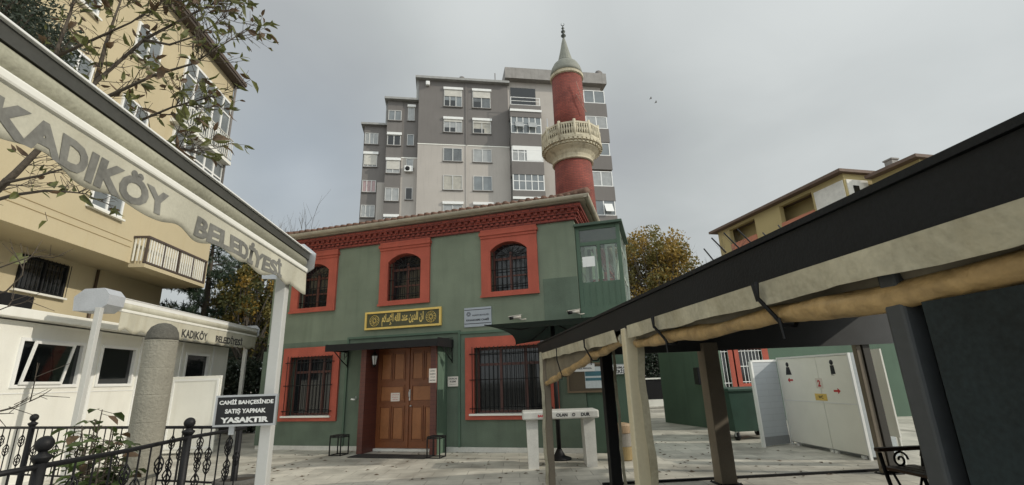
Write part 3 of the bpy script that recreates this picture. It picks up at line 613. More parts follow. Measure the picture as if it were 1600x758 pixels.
# ================================================================== GREY APARTMENT BLOCK
ga = thing('grey_apartment_block', 'tall stepped grey apartment block with many white windows behind the mosque', 'apartment block', GF, (6.7, 0, 0))
def seg(x0, x1, zt, y0, bands):
    z0 = 0
    for (z1, mt) in bands+[(zt, None)]:
        pass
wl = MB(); wd = MB()
wl.box(-0.3, 8.6, 0.0, 12, 0, 23.55)
wd.box(-0.3, 8.6, 0.0, 12, 23.552, 30.6)
wl.box(-1.85, -0.3, 0.6, 12, 0, 22.3); wd.box(-1.85, -0.3, 0.6, 12, 22.302, 28.4); wd.box(-3.3, -1.85, 0.5, 12, 0, 28.4)
wd.box(-5.5, -3.3, 1.2, 12, 0, 25.9); wl.box(-4.05, -3.32, 1.13, 1.199, 0, 19.9)
wl.box(8.6, 18.6, 0.1, 12, 0, 31.3)
wl.box(4.28, 4.46, -0.06, -0.001, 0, 23.5); wd.box(4.28, 4.46, -0.06, -0.001, 23.56, 30.5)
obj('wall', wl, greyl, ga); obj('upper_wall', wd, greyd, ga)
bd = MB(); bd.box(-0.32, 8.6, -0.03, -0.002, 23.5, 23.6).box(-1.86, -0.31, 0.57, 0.598, 22.25, 22.35)
obj('band', bd, white, ga)
rf = MB(); rf.box(-0.65, 8.75, -0.45, 12.3, 30.6, 30.85).box(-3.6, -0.3, 0.1, 12.3, 28.4, 28.62).box(-5.8, -3.31, 0.85, 12.3, 25.9, 26.1)
rf.box(-0.55, -0.31, 0.1, 12, 28.62, 30.6).box(-3.5, -3.31, 0.9, 12, 26.1, 28.4)
obj('roof_slab', rf, M('roof edge grey', (0.33, 0.33, 0.32), 0.8), ga)
rf = MB().box(8.3, 19.1, -0.6, 12.4, 31.1, 32.35); obj('roof_parapet', rf, M('parapet grey', (0.30, 0.285, 0.27), 0.85, streak=0.3), ga)
def awin(x0, x1, z0, z1, y, split=2, sh=0.0, box=False, mt=curtain, name='window'):
    wf = M('grey white window frame', (0.58, 0.58, 0.56), .5)
    w = obj(name, MB().frame(x0, x1, z0, z1, 0.055, y-0.06, y-0.002), wf, ga)
    f = MB()
    for k in range(1, split): f.box(x0+(x1-x0)*k/split-0.045, x0+(x1-x0)*k/split+0.035, y-0.055, y-0.004, z0+0.055, z1-0.055)
    if split > 1: obj('mullion', f, wf, w)
    if name == 'window' and sh and not (mt is curtain and box and x0 < 0): obj('open_gap', MB().box(x0+.1, x0+(x1-x0)*random.choice((.45, .62)), y-.026, y-.021, z0+.09, z0+(z1-z0)*.38), darkglass, w)
    obj('pane', MB().box(x0+0.06, x1-0.06, y-0.02, y-0.008, z0+0.06, z1-0.06), mt, w)
    if sh: obj('shutter', MB().box(x0+0.05, x1-0.05, y-0.075, y-0.062, z1-sh, z1), M('ivory shutter', (0.55, 0.53, 0.48), 0.6), w)
    if box: obj('shutter_box', MB().box(x0-0.05, x1+0.1, y-0.16, y-0.002, z1+0.002, z1+0.26), whitepl, w)
    obj('sill', MB().box(x0-0.08, x1+0.08, y-0.12, y-0.002, z0-0.07, z0-0.002), greyd, w)
curtain2 = M('cream curtained glass', (0.38, 0.36, 0.31), 0.25, 0.3, 2, 0.15, 9, spec=0.6); curtain3 = M('dim glass', (0.10, 0.11, 0.115), 0.1, 0.4, 1.5, 0.2, 6, spec=0.7)
mts = [glassg, curtain, curtain3, curtain2, curtain]
for r, (zb, zt) in enumerate(((27.75, 29.65), (24.9, 26.3), (21.8, 23.2), (18.85, 20.35), (16.0, 17.4))):
    for ci, (x0, x1) in enumerate(((2.15, 3.95), (5.0, 6.8))):
        awin(x0, x1, zb, zt, 0, 2 if r > 1 else 3 - (ci == 1), (0.0 if r > 1 else (0.75, 0.25)[r]), r in (0, 1, 4), mts[(r+ci*2) % 5])
for r in range(1, 5):                                   # openable sashes on the middle rows
    pass
# left wing columns
for (zb, zt), mt, bx in (((26.2, 27.3), glassg, False), ((23.5, 24.6), darkglass, True), ((20.6, 21.9), curtain, True), ((17.8, 19.1), curtain, False), ((15.0, 16.2), glassg, True)):
    awin(-3.2, -1.95, zb, zt, 0.5, 2, 0.9 if mt is curtain and bx else 0, bx, mt)
for (zb, zt), mt, bx in (((23.9, 25.1), curtain, False), ((21.5, 22.8), curtain, True), ((18.9, 20.1), pink, False), ((16.4, 17.6), curtain, False)):
    awin(-5.4, -4.15, zb, zt, 1.2, 3, 1.1 if bx else 0, bx, mt)
for (zb, zt), mt, bx in (((26.3, 27.8), curtain, True), ((23.6, 24.8), glassg, False), ((21.2, 22.2), curtain, False), ((18.0, 19.2), darkglass, False), ((15.2, 16.1), curtain, True)):
    awin(-1.35, -0.7, zb, zt, 0.6, 1, 0, bx, mt)
# bay of enclosed balconies
bayp = MB(); bayw = MB()
rows = ((27.75, 29.0, 30.6), (24.6, 26.2, 27.5), (21.6, 22.6, 24.3), (18.6, 19.6, 21.3), (15.4, 16.6, 18.2))
for r, (zs_, zp, zt) in enumerate(rows):
    b = obj('bay_balcony', MB().box(8.62, 11.75, -1.0, 0.099, zs_-1.35, zs_), greyd, ga)
    if r == 0:
        obj('rail', MB().frame(8.7, 11.7, zs_, zs_+0.9, 0.06, -0.98, -0.94).box(8.7, 11.7, -0.97, -0.95, zs_+0.45, zs_+0.5), whitepl, b); obj('opening', MB().box(8.9, 11.5, 0.04, 0.095, zs_+0.1, zt-0.2), darkglass, b)
    else:
        f = MB().frame(8.66, 11.72, zs_+0.002, zt-0.25, 0.09, -0.97, -0.90)
        for k in range(1, 5): f.box(8.66+3.06*k/5-0.04, 8.66+3.06*k/5+0.04, -0.965, -0.905, zs_+0.09, zt-0.34)
        f.box(8.75, 11.63, -0.96, -0.91, zs_+0.95, zs_+1.02); f.box(8.66, 8.72, -0.9, 0.09, zt-0.4, zt-0.25)
        obj('frame', f, whitepl, b)
        obj('pane', MB().box(8.7, 11.68, -0.94, -0.93, zs_+0.05, zt-0.3).box(8.67, 8.68, -0.92, 0.08, zs_+.05, zt-0.3), glassg if r != 2 else curtain, b)
        if r in (1, 4): obj('roller_blind', MB().box(8.6, 11.8, -1.08, -0.99, zt-0.5, zt-0.25), whitepl, b)
        if r == 1:
            for k in (0.3, 1.6): obj('open_sash', MB().hexa([(8.75+k, -1.45, zs_+0.5), (9.6+k, -1.45, zs_+0.5), (9.6+k, -1.40, zs_+0.5), (8.75+k, -1.40, zs_+0.5)], [(8.75+k, -1.0, zs_+1.25), (9.6+k, -1.0, zs_+1.25), (9.6+k, -0.98, zs_+1.25), (8.75+k, -0.98, zs_+1.25)]), curtain, b)
        if r == 2: obj('shutter', MB().box(8.75, 11.6, -0.995, -0.972, zs_+1.2, zt-0.3).box(10.1, 11.6, -0.995, -0.972, zs_+.1, zs_+1.19), whitepl, b)
for r, (zb, zt) in enumerate(((28.5, 30.0), (25.6, 27.0), (22.6, 24.0), (19.3, 20.9), (16.3, 17.9))):
    b = obj('bay_balcony', MB().box(16.3, 18.7, -0.9, 0.099, zb-1.5, zb), greyd, ga)
    f = MB().frame(16.35, 18.6, zb+0.002, zt, 0.08, -0.88, -0.82).box(17.4, 17.5, -0.87, -0.83, zb, zt); obj('frame', f, whitepl, b); obj('pane', MB().box(16.4, 18.55, -0.85, -0.84, zb+0.05, zt-0.05), curtain if r % 2 else glassg, b)
    if r == 4: obj('open_sash', MB().hexa([(17.5, -1.3, zb+0.3), (18.3, -1.3, zb+0.3), (18.3, -1.27, zb+0.3), (17.5, -1.27, zb+0.3)], [(17.5, -0.9, zb+1.2), (18.3, -0.9, zb+1.2), (18.3, -0.87, zb+1.2), (17.5, -0.87, zb+1.2)]), whitepl, b)
ac = obj('air_conditioner', MB().bbox(-1.5, -0.7, 0.25, 0.55, 20.75, 21.35, 0.03), whitepl, ga)
q = MB().lathe([(0.22, 0), (0.22, 0.02), (0.05, 0.03)], (0, 0, 0), 16); q.v = [(-1.2+v[0], 0.245-v[2], 21.05+v[1]) for v in q.v]; obj('fan', q, black, ac)
ch = MB().lathe([(0.22, 30.85), (0.22, 31.5), (0.35, 31.5), (0.35, 31.65), (0.2, 31.65), (0.2, 31.8), (0.3, 31.8), (0.28, 32.0)], (4.0, 1.2, 0), 10, False); obj('chimney', ch, greyd, ga)
mt_ = MB(); mt_.box(6.7, 8.6, 1.5, 4, 30.851, 31.1); mt_.tube([(7.6, 2, 31.1), (7.6, 2, 33.4)], 0.05, 5); mt_.tube([(7.4, 2, 32.2), (7.8, 2, 32.2)], 0.04, 4); mt_.tube([(7.45, 2, 31.1), (7.6, 2, 32.6)], 0.03, 4); obj('roof_mast', mt_, greyd, ga)
sd = MB().lathe([(0.05, 0), (0.35, 0.08), (0.42, 0.16)], (0, 0, 0), 12); sd.v = [(18.6+v[0], 0.2-v[2], 32.8+v[1]*.9) for v in sd.v]; sd.tube([(18.6, .2, 32.35), (18.6, .2, 32.8)], 0.04, 5); obj('satellite_dish', sd, greyd, ga)
fl = MB().bbox(0.35, 0.75, -0.35, -0.01, 29.9, 30.35, 0.05); obj('floodlight', fl, whitepl, ga)

# ================================================================== YELLOW APARTMENT BLOCK (left)
yb = thing('yellow_apartment_block', 'sunlit yellow apartment block with white railed balconies at the left', 'apartment block', LF, (-15, 12, 0))
obj('wall', MB().box(-20, -11.3, 3, 20.45, 5.65, 15.4), yellow, yb)
obj('lower_wall', MB().box(-20, -12.8, 3, 20.2, 0, 5.649), yellow, yb)
ev = MB().box(-20.5, -10.92, 2.5, 20.72, 15.402, 15.52); obj('eave', ev, M('dark brown eave', (0.07, 0.055, 0.045), 0.8), yb)
obj('roof_edge', MB().box(-20.5, -10.88, 2.5, 20.76, 15.521, 15.68), M('roof edge brown', (0.10, 0.075, 0.06), 0.8), yb)
def ywin(d0, d1, z0, z1, x=-11.3, mt=glassg, n=2, bars=False, fm=None):
    fm = fm or whitepl
    def tr_(mb): mb.v = [(x+v[1], v[0], v[2]) for v in mb.v]; mb.f = [tuple(reversed(f)) for f in mb.f]; return mb
    w = obj('window', tr_(MB().frame(d0, d1, z0, z1, 0.07, 0.002, 0.06)), fm, yb); f = MB()
    for k in range(1, n): f.box(d0+(d1-d0)*k/n-0.035, d0+(d1-d0)*k/n+0.035, 0.004, 0.055, z0+0.06, z1-0.06)
    if n > 1: obj('mullion', tr_(f), fm, w)
    obj('pane', tr_(MB().box(d0+0.06, d1-0.06, 0.003, 0.02, z0+0.06, z1-0.06)), mt, w)
    obj('sill', tr_(MB().box(d0-0.08, d1+0.08, 0.002, 0.13, z0-0.06, z0-0.002)), white, w)
    if bars:
        g = MB()
        for k in range(12): g.tube([(d0+(d1-d0)*k/11, 0.12, z0), (d0+(d1-d0)*k/11, 0.12, z1)], 0.01, 5)
        obj('bars', tr_(g), black, w)
ywin(13.9, 15.2, 6.9, 8.15); ywin(9.0, 10.3, 6.9, 8.15)
ywin(14.25, 15.5, 12.45, 13.7); ywin(11.6, 12.7, 12.45, 13.7); ywin(11.9, 13.0, 9.75, 11.05); ywin(14.25, 15.5, 9.6, 10.9); ywin(9.0, 10.2, 9.75, 11.05)
ywin(13.95, 15.55, 4.45, 5.45, -12.8, darkglass, 2, True, black)
# enclosed balconies at the far end with railings
for zb in (11.4, 8.3):
    b = obj('balcony', MB().box(-11.299, -10.95, 16.6, 20.45, zb-0.15, zb), white, yb)
    f = MB(); f.box(-11.298, -11.24, 16.9, 20.4, zb+2.85, zb+2.95).box(-11.298, -11.24, 16.9, 20.4, zb+1.05, zb+1.12).box(-11.298, -11.24, 16.9, 20.4, zb+2.2, zb+2.27)
    for k in range(6): f.box(-11.298, -11.235, 16.9+3.5*k/5-0.05, 16.9+3.5*k/5+0.05, zb+0.02, zb+2.84)
    obj('frame', f, whitepl, b); obj('pane', MB().box(-11.297, -11.27, 16.92, 20.38, zb+0.05, zb+2.9), glassg, b)
    r_ = MB(); r_.tube([(-10.98, 16.6, zb+1.05), (-10.98, 20.45, zb+1.05)], 0.03, 6); r_.tube([(-10.98, 16.6, zb+0.1), (-10.98, 20.45, zb+0.1)], 0.02, 6)
    for k in range(27): r_.box(-10.99, -10.97, 16.62+k*0.146, 16.65+k*0.146, zb+0.1, zb+1.05)
    obj('railing', r_, white, b)
b = obj('balcony', MB().box(-11.298, -10.8, 15.95, 19.5, 5.50, 5.62), yellow, yb)
r_ = MB(); zb = 5.62
for k in range(27): r_.box(-10.86, -10.83, 16.0+k*0.133, 16.05+k*0.133, zb+0.1, zb+0.88)
for k in range(4): r_.box(-11.25+k*0.13, -11.21+k*0.13, 15.98, 16.01, zb+0.1, zb+0.88)
obj('baluster_row', r_, white, b)
r_ = MB().box(-10.9, -10.79, 15.95, 19.5, zb+0.88, zb+0.95).box(-11.29, -10.9, 15.95, 16.03, zb+0.88, zb+0.95).box(-10.89, -10.81, 15.95, 19.5, zb+0.03, zb+0.09)
for k in range(5): r_.box(-10.88, -10.81, 15.97+k*0.87, 16.03+k*0.87, zb, zb+0.88)
obj('railing', r_, M('dark brown rail', (0.08, 0.06, 0.05), 0.6), b)
dp = MB(); dp.tube([L_ for L_ in ((-11.2, 20.42, 15.4), (-11.2, 20.42, 9.0))], 0.05, 6); obj('downpipe', dp, greyd, yb)
ln_ = MB()
for zc in (6.35, 6.15): ln_.box(-11.299, -11.288, 8, 15.9, zc, zc+0.015)
obj('groove', ln_, M('render groove', (0.30, 0.22, 0.11), 0.9), yb)
dp = MB(); dp.tube([(-12.74, 16.7, 5.6), (-12.74, 16.7, 0)], 0.045, 6); obj('drainpipe', dp, M('brown pipe', (0.09, 0.06, 0.04), 0.6), yb)

# ================================================================== RIGHT YELLOW RED BLOCK (far)
from mathutils.geometry import intersect_line_plane
def RFpt(px, py, l):           # where a far facade of the right block is met
    n_ = RF.m @ Vector((1, 0, 0)); d_ = raydir(px, py); p = Vector((0, 0, EYE)); t_ = (l-(p.dot(n_)))/d_.dot(n_); w_ = p+d_*t_
    return RF.m.transposed() @ w_
RL = 30.0
rb = thing('yellow_red_block', 'distant yellow and salmon apartment building with deep loggias at right', 'apartment block', RF, (34, 35, 0))
ochre = M('ochre render', (0.48, 0.39, 0.19), 0.85, 0.08, 0.4, 0.03, 8); salmon = M('salmon render', (0.52, 0.21, 0.13), 0.85, 0.08, 0.4, 0.03, 8)
_e = RFpt(1107, 363, RL-.6); _c = RFpt(1310, 264, RL-.6); ZE = (_e.z+_c.z)/2-0.2; Yf, Yn = _e.y-.6, _c.y+.3
lo = [(RFpt(1140, 362, RL).y, RFpt(1179, 345, RL).y), (RFpt(1217, 322, RL).y, RFpt(1267, 300, RL).y)]
lo = [(min(a), max(a)) for a in lo]
wbk = MB()
def trX(mb, x): mb.v = [(x+v[1], v[0], v[2]) for v in mb.v]; mb.f = [tuple(reversed(f)) for f in mb.f]; return mb
fl_h = 3.0
ys_ = sorted([Yn, Yf, *lo[0], *lo[1]]); zs_ = [0]+[ZE-fl_h*k-d for k in (4, 3, 2, 1, 0) for d in (1.75, 0.25)]+[ZE]
zs_ = sorted(set(zs_))
hol = lambda y, z: any(a < y < b for a, b in lo) and any(ZE-fl_h*k-1.75 < z < ZE-fl_h*k-0.25 for k in range(5))
obj('wall', trX(MB().holed(ys_, zs_, hol, 0, 0.4), RL), ochre, rb)
obj('body', MB().box(RL+1.5, RL+14, Yn, Yf, 0, ZE).box(RL+.4, RL+1.499, Yn, Yn+.3, 0, ZE).box(RL+.4, RL+1.5, Yf-.3, Yf, 0, ZE), ochre, rb)
pb = MB()
for a, b in lo:
    for k in range(5): pb.box(RL-0.08, RL-0.002, a, b, ZE-fl_h*k-3.0, ZE-fl_h*k-1.7)
obj('loggia_parapet', pb, salmon, rb)
wh = MB()
for k in range(5): wh.box(RL+0.4, RL+1.48, Yn+.31, Yf-.31, ZE-fl_h*k-2.1, ZE-fl_h*k-1.9)
obj('loggia_floor', wh, M('loggia white', (0.75, 0.73, 0.68), 0.8), rb)
obj('roof', MB().box(RL-0.6, RL+15, Yn-0.35, Yf+0.6, ZE+0.002, ZE+0.22), M('brown roof slab', (0.16, 0.11, 0.085), 0.8), rb)
# nearer wing set back, with white loggia
WX = RL+2.0; Y2 = RFpt(1430, 240, WX-.6).y; Zw = RFpt(1430, 240, WX-.6).z-.2
obj('near_wing', MB().box(WX, RL+14, Y2+.3, Yn-0.36, 0, Zw), ochre, rb)
obj('wing_roof', MB().box(WX-.6, RL+15, Y2, Yn-0.36, Zw+0.002, Zw+0.22), MATS['brown roof slab'], rb)
obj('wing_end_panel', MB().box(WX+.3, RL+9, Y2+.26, Y2+.298, 0, Zw-.35), MATS['loggia white'], rb)
obj('white_loggia', MB().box(RL+.15, WX-.02, Yn-.06, Yn-.002, ZE-3, ZE-.45).box(RL-.06, RL-.002, Yn+.1, Yn+2.6, ZE-2.9, ZE-.45), MATS['loggia white'], rb)
obj('loggia_window', MB().box(RL+.6, RL+1.1, Yn-.09, Yn-.061, ZE-2.2, ZE-.9), darkglass, rb)
for cx0, cy0, ch_ in ((WX+.6, Yn-1.6, .35), (RL+1.2, Yn+5, .45), (RL+1.2, Yn+11.5, .5)):
    chm = MB().box(cx0, cx0+.55, cy0, cy0+.55, ZE+.2, ZE+.2+ch_).box(cx0-.06, cx0+.61, cy0-.06, cy0+.61, ZE+.2+ch_, ZE+.3+ch_)
    obj('chimney', chm, MATS['parapet grey'], rb)

def Lq(px, py, l):             # (d, z) of a spot on the upright plane l metres to the right of the path's axis
    n_ = LF.m @ Vector((1, 0, 0)); d_ = raydir(px, py); t_ = l/d_.dot(n_); w_ = Vector((0, 0, EYE))+d_*t_
    q = LF.m.transposed() @ w_; return q.y, q.z
def gz(px, py, z=0):
    d_ = raydir(px, py); t_ = (z-EYE)/d_.z; return Vector((0, 0, EYE))+d_*t_
# ================================================================== WHITE KIOSK (left)
ks = thing('white_kiosk', 'low white kiosk with dark windows along the left side of the courtyard', 'kiosk', LF, (-9.5, 11, 0))
kx = -8.3; kw = []
for (pl, pr, pt, pb_) in ((15, 130, 528, 605), (152, 212, 545, 603), (287, 327, 562, 592)):
    a = Lq(pl+ (0 if pl > 20 else 8), (pt+pb_)/2, kx)[0]; b = Lq(pr-3, (pt+pb_)/2, kx)[0]; kw.append((a, b))
kz = (1.72, 2.62)
ys_ = sorted([5.0, 17.0]+[v for w in kw for v in w])
obj('wall', trX(MB().holed(ys_, [0.06, kz[0], kz[1], 2.90], lambda y, z: any(a < y < b for a, b in kw) and kz[0] < z < kz[1], 0, 0.12), kx-0.12), white, ks)
obj('plinth', MB().box(kx-0.3, kx+0.02, 5, 17, 0, 0.06), marble, ks)
obj('room', MB().box(-11, kx-0.9, 5.0, 17, 0.0, 2.88), darkroom, ks)
obj('end_wall', MB().box(kx-0.9, kx-.12, 16.9, 17.0, 0.06, 2.9).box(kx-.9, kx-.12, 5.0, 5.1, .06, 2.9), white, ks)
obj('roof', MB().bbox(-11.2, kx+0.22, 4.9, 17.1, 2.93, 3.10, 0.012), white, ks)
for i, (a, b) in enumerate(kw):
    f = MB().box(kx-0.06, kx+0.03, a, a+0.06, *kz).box(kx-0.06, kx+0.03, b-0.06, b, *kz).box(kx-0.06, kx+0.03, a+.06, b-.06, kz[0], kz[0]+0.06).box(kx-0.06, kx+0.03, a+.06, b-.06, kz[1]-0.06, kz[1])
    w_ = obj('window', f, whitepl, ks)
    obj('pane', MB().box(kx-0.05, kx-0.04, a+0.05, b-0.05, kz[0]+.05, kz[1]-.05), darkglass, w_)
    if i == 0: # tilted sash
        s_ = MB(); m0, m1 = a+0.12, b-0.45
        for (y0, y1, z0, z1) in ((m0, m0+0.05, 0, .78), (m1-0.05, m1, 0, .78), (m0+.05, m1-.05, 0, 0.05), (m0+.05, m1-.05, .73, .78)):
            k = lambda z: kx+0.035+z*0.16
            s_.hexa([(k(z0), y0, kz[0]+.06+z0), (k(z0)+.03, y0, kz[0]+.06+z0), (k(z0)+.03, y1, kz[0]+.06+z0), (k(z0), y1, kz[0]+.06+z0)], [(k(z1), y0, kz[0]+.06+z1), (k(z1)+.03, y0, kz[0]+.06+z1), (k(z1)+.03, y1, kz[0]+.06+z1), (k(z1), y1, kz[0]+.06+z1)])
        so = obj('tilted_sash', s_, whitepl, w_)
        k = lambda z: kx+0.045+z*0.16
        obj('pane', MB().add([(k(.03), m0+.03, kz[0]+.09), (k(.03), m1-.03, kz[0]+.09), (k(.75), m1-.03, kz[0]+.81), (k(.75), m0+.03, kz[0]+.81)], [(0, 1, 2, 3)]), clear, so)
sm_ = MB()
for y in (kw[0][1]+0.12, kw[1][0]-0.12, kw[1][1]+0.15, kw[2][0]-0.2, kw[2][1]+0.2): sm_.box(kx+0.001, kx+0.03, y-0.035, y+0.035, 0.06, 2.9)
sm_.box(kx+0.001, kx+0.012, 5.05, 16.95, 1.62, 1.64)
obj('wall_strip', sm_, whitepl, ks)
# white door panel standing open
od = thing('open_door_panel', 'white panelled door standing open beside the kiosk behind the stone column', 'door', WORLD, (-8.4, 13, 0))
a = atY(270, 590, 13); b = atY(347, 591, 13)
obj('door_leaf', MB().bbox(a.x, b.x, 12.98, 13.03, 0.05, 1.93, 0.006), white, od)
obj('raised_border', MB().frame(a.x+0.05, b.x-0.05, 0.14, 1.86, 0.05, 12.965, 12.979), whitepl, od)
fb = thing('flower_box', 'dark plastic flower box on the kiosk roof edge at far left', 'flower box', LF, (kx+0.05, 8.6, 3.1))
obj('box', MB().bbox(kx-0.1, kx+0.2, 8.1, 9.3, 3.101, 3.33, 0.02), black, fb)
# ------------------------------------------------------------------ awnings
def awning(label, lx_, d0, d1, zb, zt, wall_text, posts, scal, side, capmat, dark, group='municipal awnings', names=()):
    t = thing('retracted_awning', label, 'awning', LF, (lx_-0.15, posts[-1][0], 0))
    # zb valance bottom, zt valance top; cassette above
    per, amp = scal
    def wave(d): return 0.011*sin(d*9.0)+0.0015*sin(d*23+1)
    def bot(d): return zb+amp*0.5*(cos(2*pi*d/per)+0.25*cos(4*pi*d/per+.6))+0.006*sin(d*5.3)+0.003*sin(d*31)
    n = max(40, int((d1-d0)/0.03)); vs = []; fs = []
    rows = 5
    for i in range(n+1):
        d = d0+(d1-d0)*i/n
        for k in range(rows+1):
            q = k/rows; z = zt+(bot(d)-zt)*q; x = lx_+wave(d)*q*1.6
            vs.append((x, d, z))
    m_ = len(vs)
    vs += [(x-0.004, y, z) for x, y, z in vs]
    for i in range(n):
        for k in range(rows):
            a = i*(rows+1)+k; b2 = a+rows+1
            fs.append((a, a+1, b2+1, b2)); fs.append((m_+a, m_+b2, m_+b2+1, m_+a+1))
    for i in range(n): a = i*(rows+1)+rows; fs.append((a, m_+a, m_+a+rows+1, a+rows+1))
    va = MB().add(vs, fs, True); vo = obj('valance', va, val_f, t)
    warp = lambda p: Vector((lx_+0.0026+wave(p.y)*1.6*max(0, min(1, (zt-p.z)/(zt-bot(p.y)))), p.y, p.z))
    for (tx, a, b, z, hh) in wall_text:
        text(tx, 0.1, (lx_, (a+b)/2, z), (0, 1, 0), (0, 0, 1), valg if dark else M('dark awning letters', (0.045, 0.043, 0.04), 0.8), vo, offset=0.005 if dark else 0.004, width=b-a, height=hh, warp=warp)
    h = side
    obj('front_bar', MB().bbox(lx_-0.06, lx_+0.012, d0, d1, zt+0.006, zt+0.046*h, 0.010), white, t)
    r_ = MB().tube([(lx_-0.052, d0+.02, zt+0.095*h), (lx_-0.05, d1-.02, zt+0.095*h)], 0.055*h, 14); obj('fabric_roll', r_, olive if dark else val_f, t)
    ld_ = MB()
    ld_.prism([(0, 0.012*h), (0.0, 0.07*h), (-0.35*h, 0.13*h), (-0.37*h, 0.10*h), (-0.05, 0.018*h)], d0-0.02, d1+0.05)
    ld_.v = [(lx_-0.002+v[0], v[1], zt+0.125*h+v[2]) for v in ld_.v]
    obj('lid', ld_, M('dark awning lid', (0.052, 0.052, 0.045), .6, .25, 3, .15, 50) if dark else whitepl, t)
    obj('lid_rim', MB().bbox(lx_-0.018, lx_+0.014, d0-0.02, d1+0.05, zt+0.1955*h, zt+0.206*h, 0.003), whitepl, t)
    obj('back_box', MB().box(lx_-0.34*h, lx_-0.12*h, d0, d1, zt+0.105*h, zt+0.195*h), olive if dark else white, t)
    for e0, e1 in ((d0-0.45, d0-0.021), (d1+0.051, d1+0.08)) if not dark else ((d1+0.051, d1+0.07),):
        c_ = MB().prism([(0.04, 0.06*h), (0.05, 0.2*h), (-0.06, 0.29*h), (-0.30*h, 0.28*h), (-0.42*h, 0.17*h), (-0.40*h, -0.03), (-0.1, -0.04)], e0, e1); c_.v = [(lx_+v[0], v[1], zt+v[2]) for v in c_.v]; obj('end_cap', c_, capmat, t)
    for (pd, pl, pw) in posts:
        obj('post', MB().bbox(pl-pw/2, pl+pw/2, pd-pw/2, pd+pw/2, 0, zt+0.02, 0.006), M('white lacquered post', (0.50, 0.50, 0.48), 0.4, 0.05, 2, 0.03, 40), t)
    return t
awning('long weathered awning with faded grey lettering above the front railing', -1.5, -0.6, 4.26, 2.385, 2.56,
       [('KADIKÖY', 1.405, 2.29, 2.468, 0.150), ('BELEDİYESİ', 2.56, 3.70, 2.472, 0.145)], [(-0.5, -1.58, 0.09), (4.02, -1.60, 0.082)], (0.40, 0.03), 1.0, silver, True)
ka = -6.9
t1 = [11.85, 12.95, 13.35, 14.85]
awning('clean white awning with dark lettering fixed in front of the kiosk', ka, 9.8, 15.75, 2.74, 3.10,
       [('KADIKÖY', t1[0], t1[1], 2.90, 0.235), ('BELEDİYESİ', t1[2], t1[3], 2.90, 0.235)], [(9.36, ka-0.08, 0.095), (15.3, ka-0.08, 0.10)], (0.5, 0.05), 1.35, M('grey awning end cap', (0.42, 0.44, 0.47), 0.4), False)
# ------------------------------------------------------------------ stone column, railings, sign, planter
cpos = atY(233, 650, 5.0)
c_ = thing('stone_column', 'thick round stone column with a domed top standing behind the black railing', 'column', WORLD, (cpos.x, cpos.y, 0))
sh_ = MB().lathe(sum(([(0.152-.003*k/8*2, 0.26*k+.006), (0.152-.003*k/8*2, 0.26*k+.252), (0.1495-.003*k/8*2, 0.26*k+.256), (0.1495-.003*k/8*2, 0.26*k+.26)] for k in range(8)), [])+[(0.147, 2.086), (0.147, 2.10)], (cpos.x, cpos.y, 0), 72, False); obj('shaft', sh_, stone, c_)
sh_ = MB().lathe([(0.147, 2.10), (0.146, 2.13), (0.138, 2.18), (0.11, 2.235), (0.06, 2.27), (0.015, 2.28)], (cpos.x, cpos.y, 0), 40); obj('domed_top', sh_, M('dark cap stone', (0.10, 0.095, 0.08), 0.9, 0.25, 6, 0.2, 40, 0.5, 40), c_)  # domed top in a darker stone tone than the shaft
def basket(mb, x, y, zc, s=0.075):
    for k in range(4):
        pts = []
        for i in range(9):
            q = i/8; a = pi/2*k+q*pi*1.0; r = 0.032*sin(pi*q); pts.append((x+r*cos(a), y+r*sin(a), zc-s+2*s*q))
        mb.tube(pts, 0.0055, 5)
def railing(label, path, posts, zt, zb, group=None):
    """path: plan points; posts: distances along the path"""
    P = [Vector((p.x, p.y, 0)) for p in path]
    t = thing('iron_railing', label, 'railing', WORLD, (P[0].x, P[0].y, 0))
    ln = [0]
    for a, b in zip(P, P[1:]): ln.append(ln[-1]+(b-a).length)
    def at(s):
        for i in range(len(P)-1):
            if s <= ln[i+1] or i == len(P)-2: return P[i].lerp(P[i+1], (s-ln[i])/(ln[i+1]-ln[i]))
    tr_ = MB().tube([(p.x, p.y, zt) for p in P], 0.016, 8); obj('top_rail', tr_, black, t)
    tr_ = MB().tube([(p.x, p.y, zb) for p in P], 0.011, 6); obj('bottom_rail', tr_, black, t)
    for s in posts:
        p = at(s); q = MB().tube([(p.x, p.y, 0), (p.x, p.y, zt+0.05)], 0.032, 10)
        q.lathe([(0.034, zt+.02), (0.05, zt+0.045), (0.05, zt+0.055), (0.022, zt+0.07), (0.022, zt+0.08)], (p.x, p.y, 0), 14)
        po = obj('post', q, black, t)
        b_ = MB().lathe([(0.018, -0.045)]+[(0.045*cos(a), 0.045*sin(a)) for a in [R_(-66+13.2*k) for k in range(11)]]+[(0.008, 0.045)], (p.x, p.y, zt+0.12), 16); obj('ball', b_, black, po)
    s = 0.10; i = 0
    while s < ln[-1]-0.03:
        if all(abs(s-k) > 0.05 for k in posts):
            p = at(s); q = MB().tube([(p.x, p.y, zb), (p.x, p.y, zt)], 0.0065, 5)
            zc = (zb+zt)/2
            if i % 3 == 0: basket(q, p.x, p.y, zc+0.11); basket(q, p.x, p.y, zc-0.11)
            elif i % 3 == 1: basket(q, p.x, p.y, zc)
            obj('baluster', q, black, t)
            i += 1
        s += 0.135
    return t
ZR = 1.2
fp = [gz(x, y, ZR) for x, y in ((-60, 752), (62, 729), (200, 704), (293, 684), (340, 676), (384, 669))]
LN = lambda path, k: sum((path[i+1]-path[i]).length for i in range(k))
railing('curving black wrought iron railing with ball topped posts in the foreground', fp, [LN(fp, 1), LN(fp, 3)], ZR, 0.66)
bp_ = [gz(x, y, ZR) for x, y in ((-60, 668.5), (50, 668.3), (200, 668), (376, 667.5))]
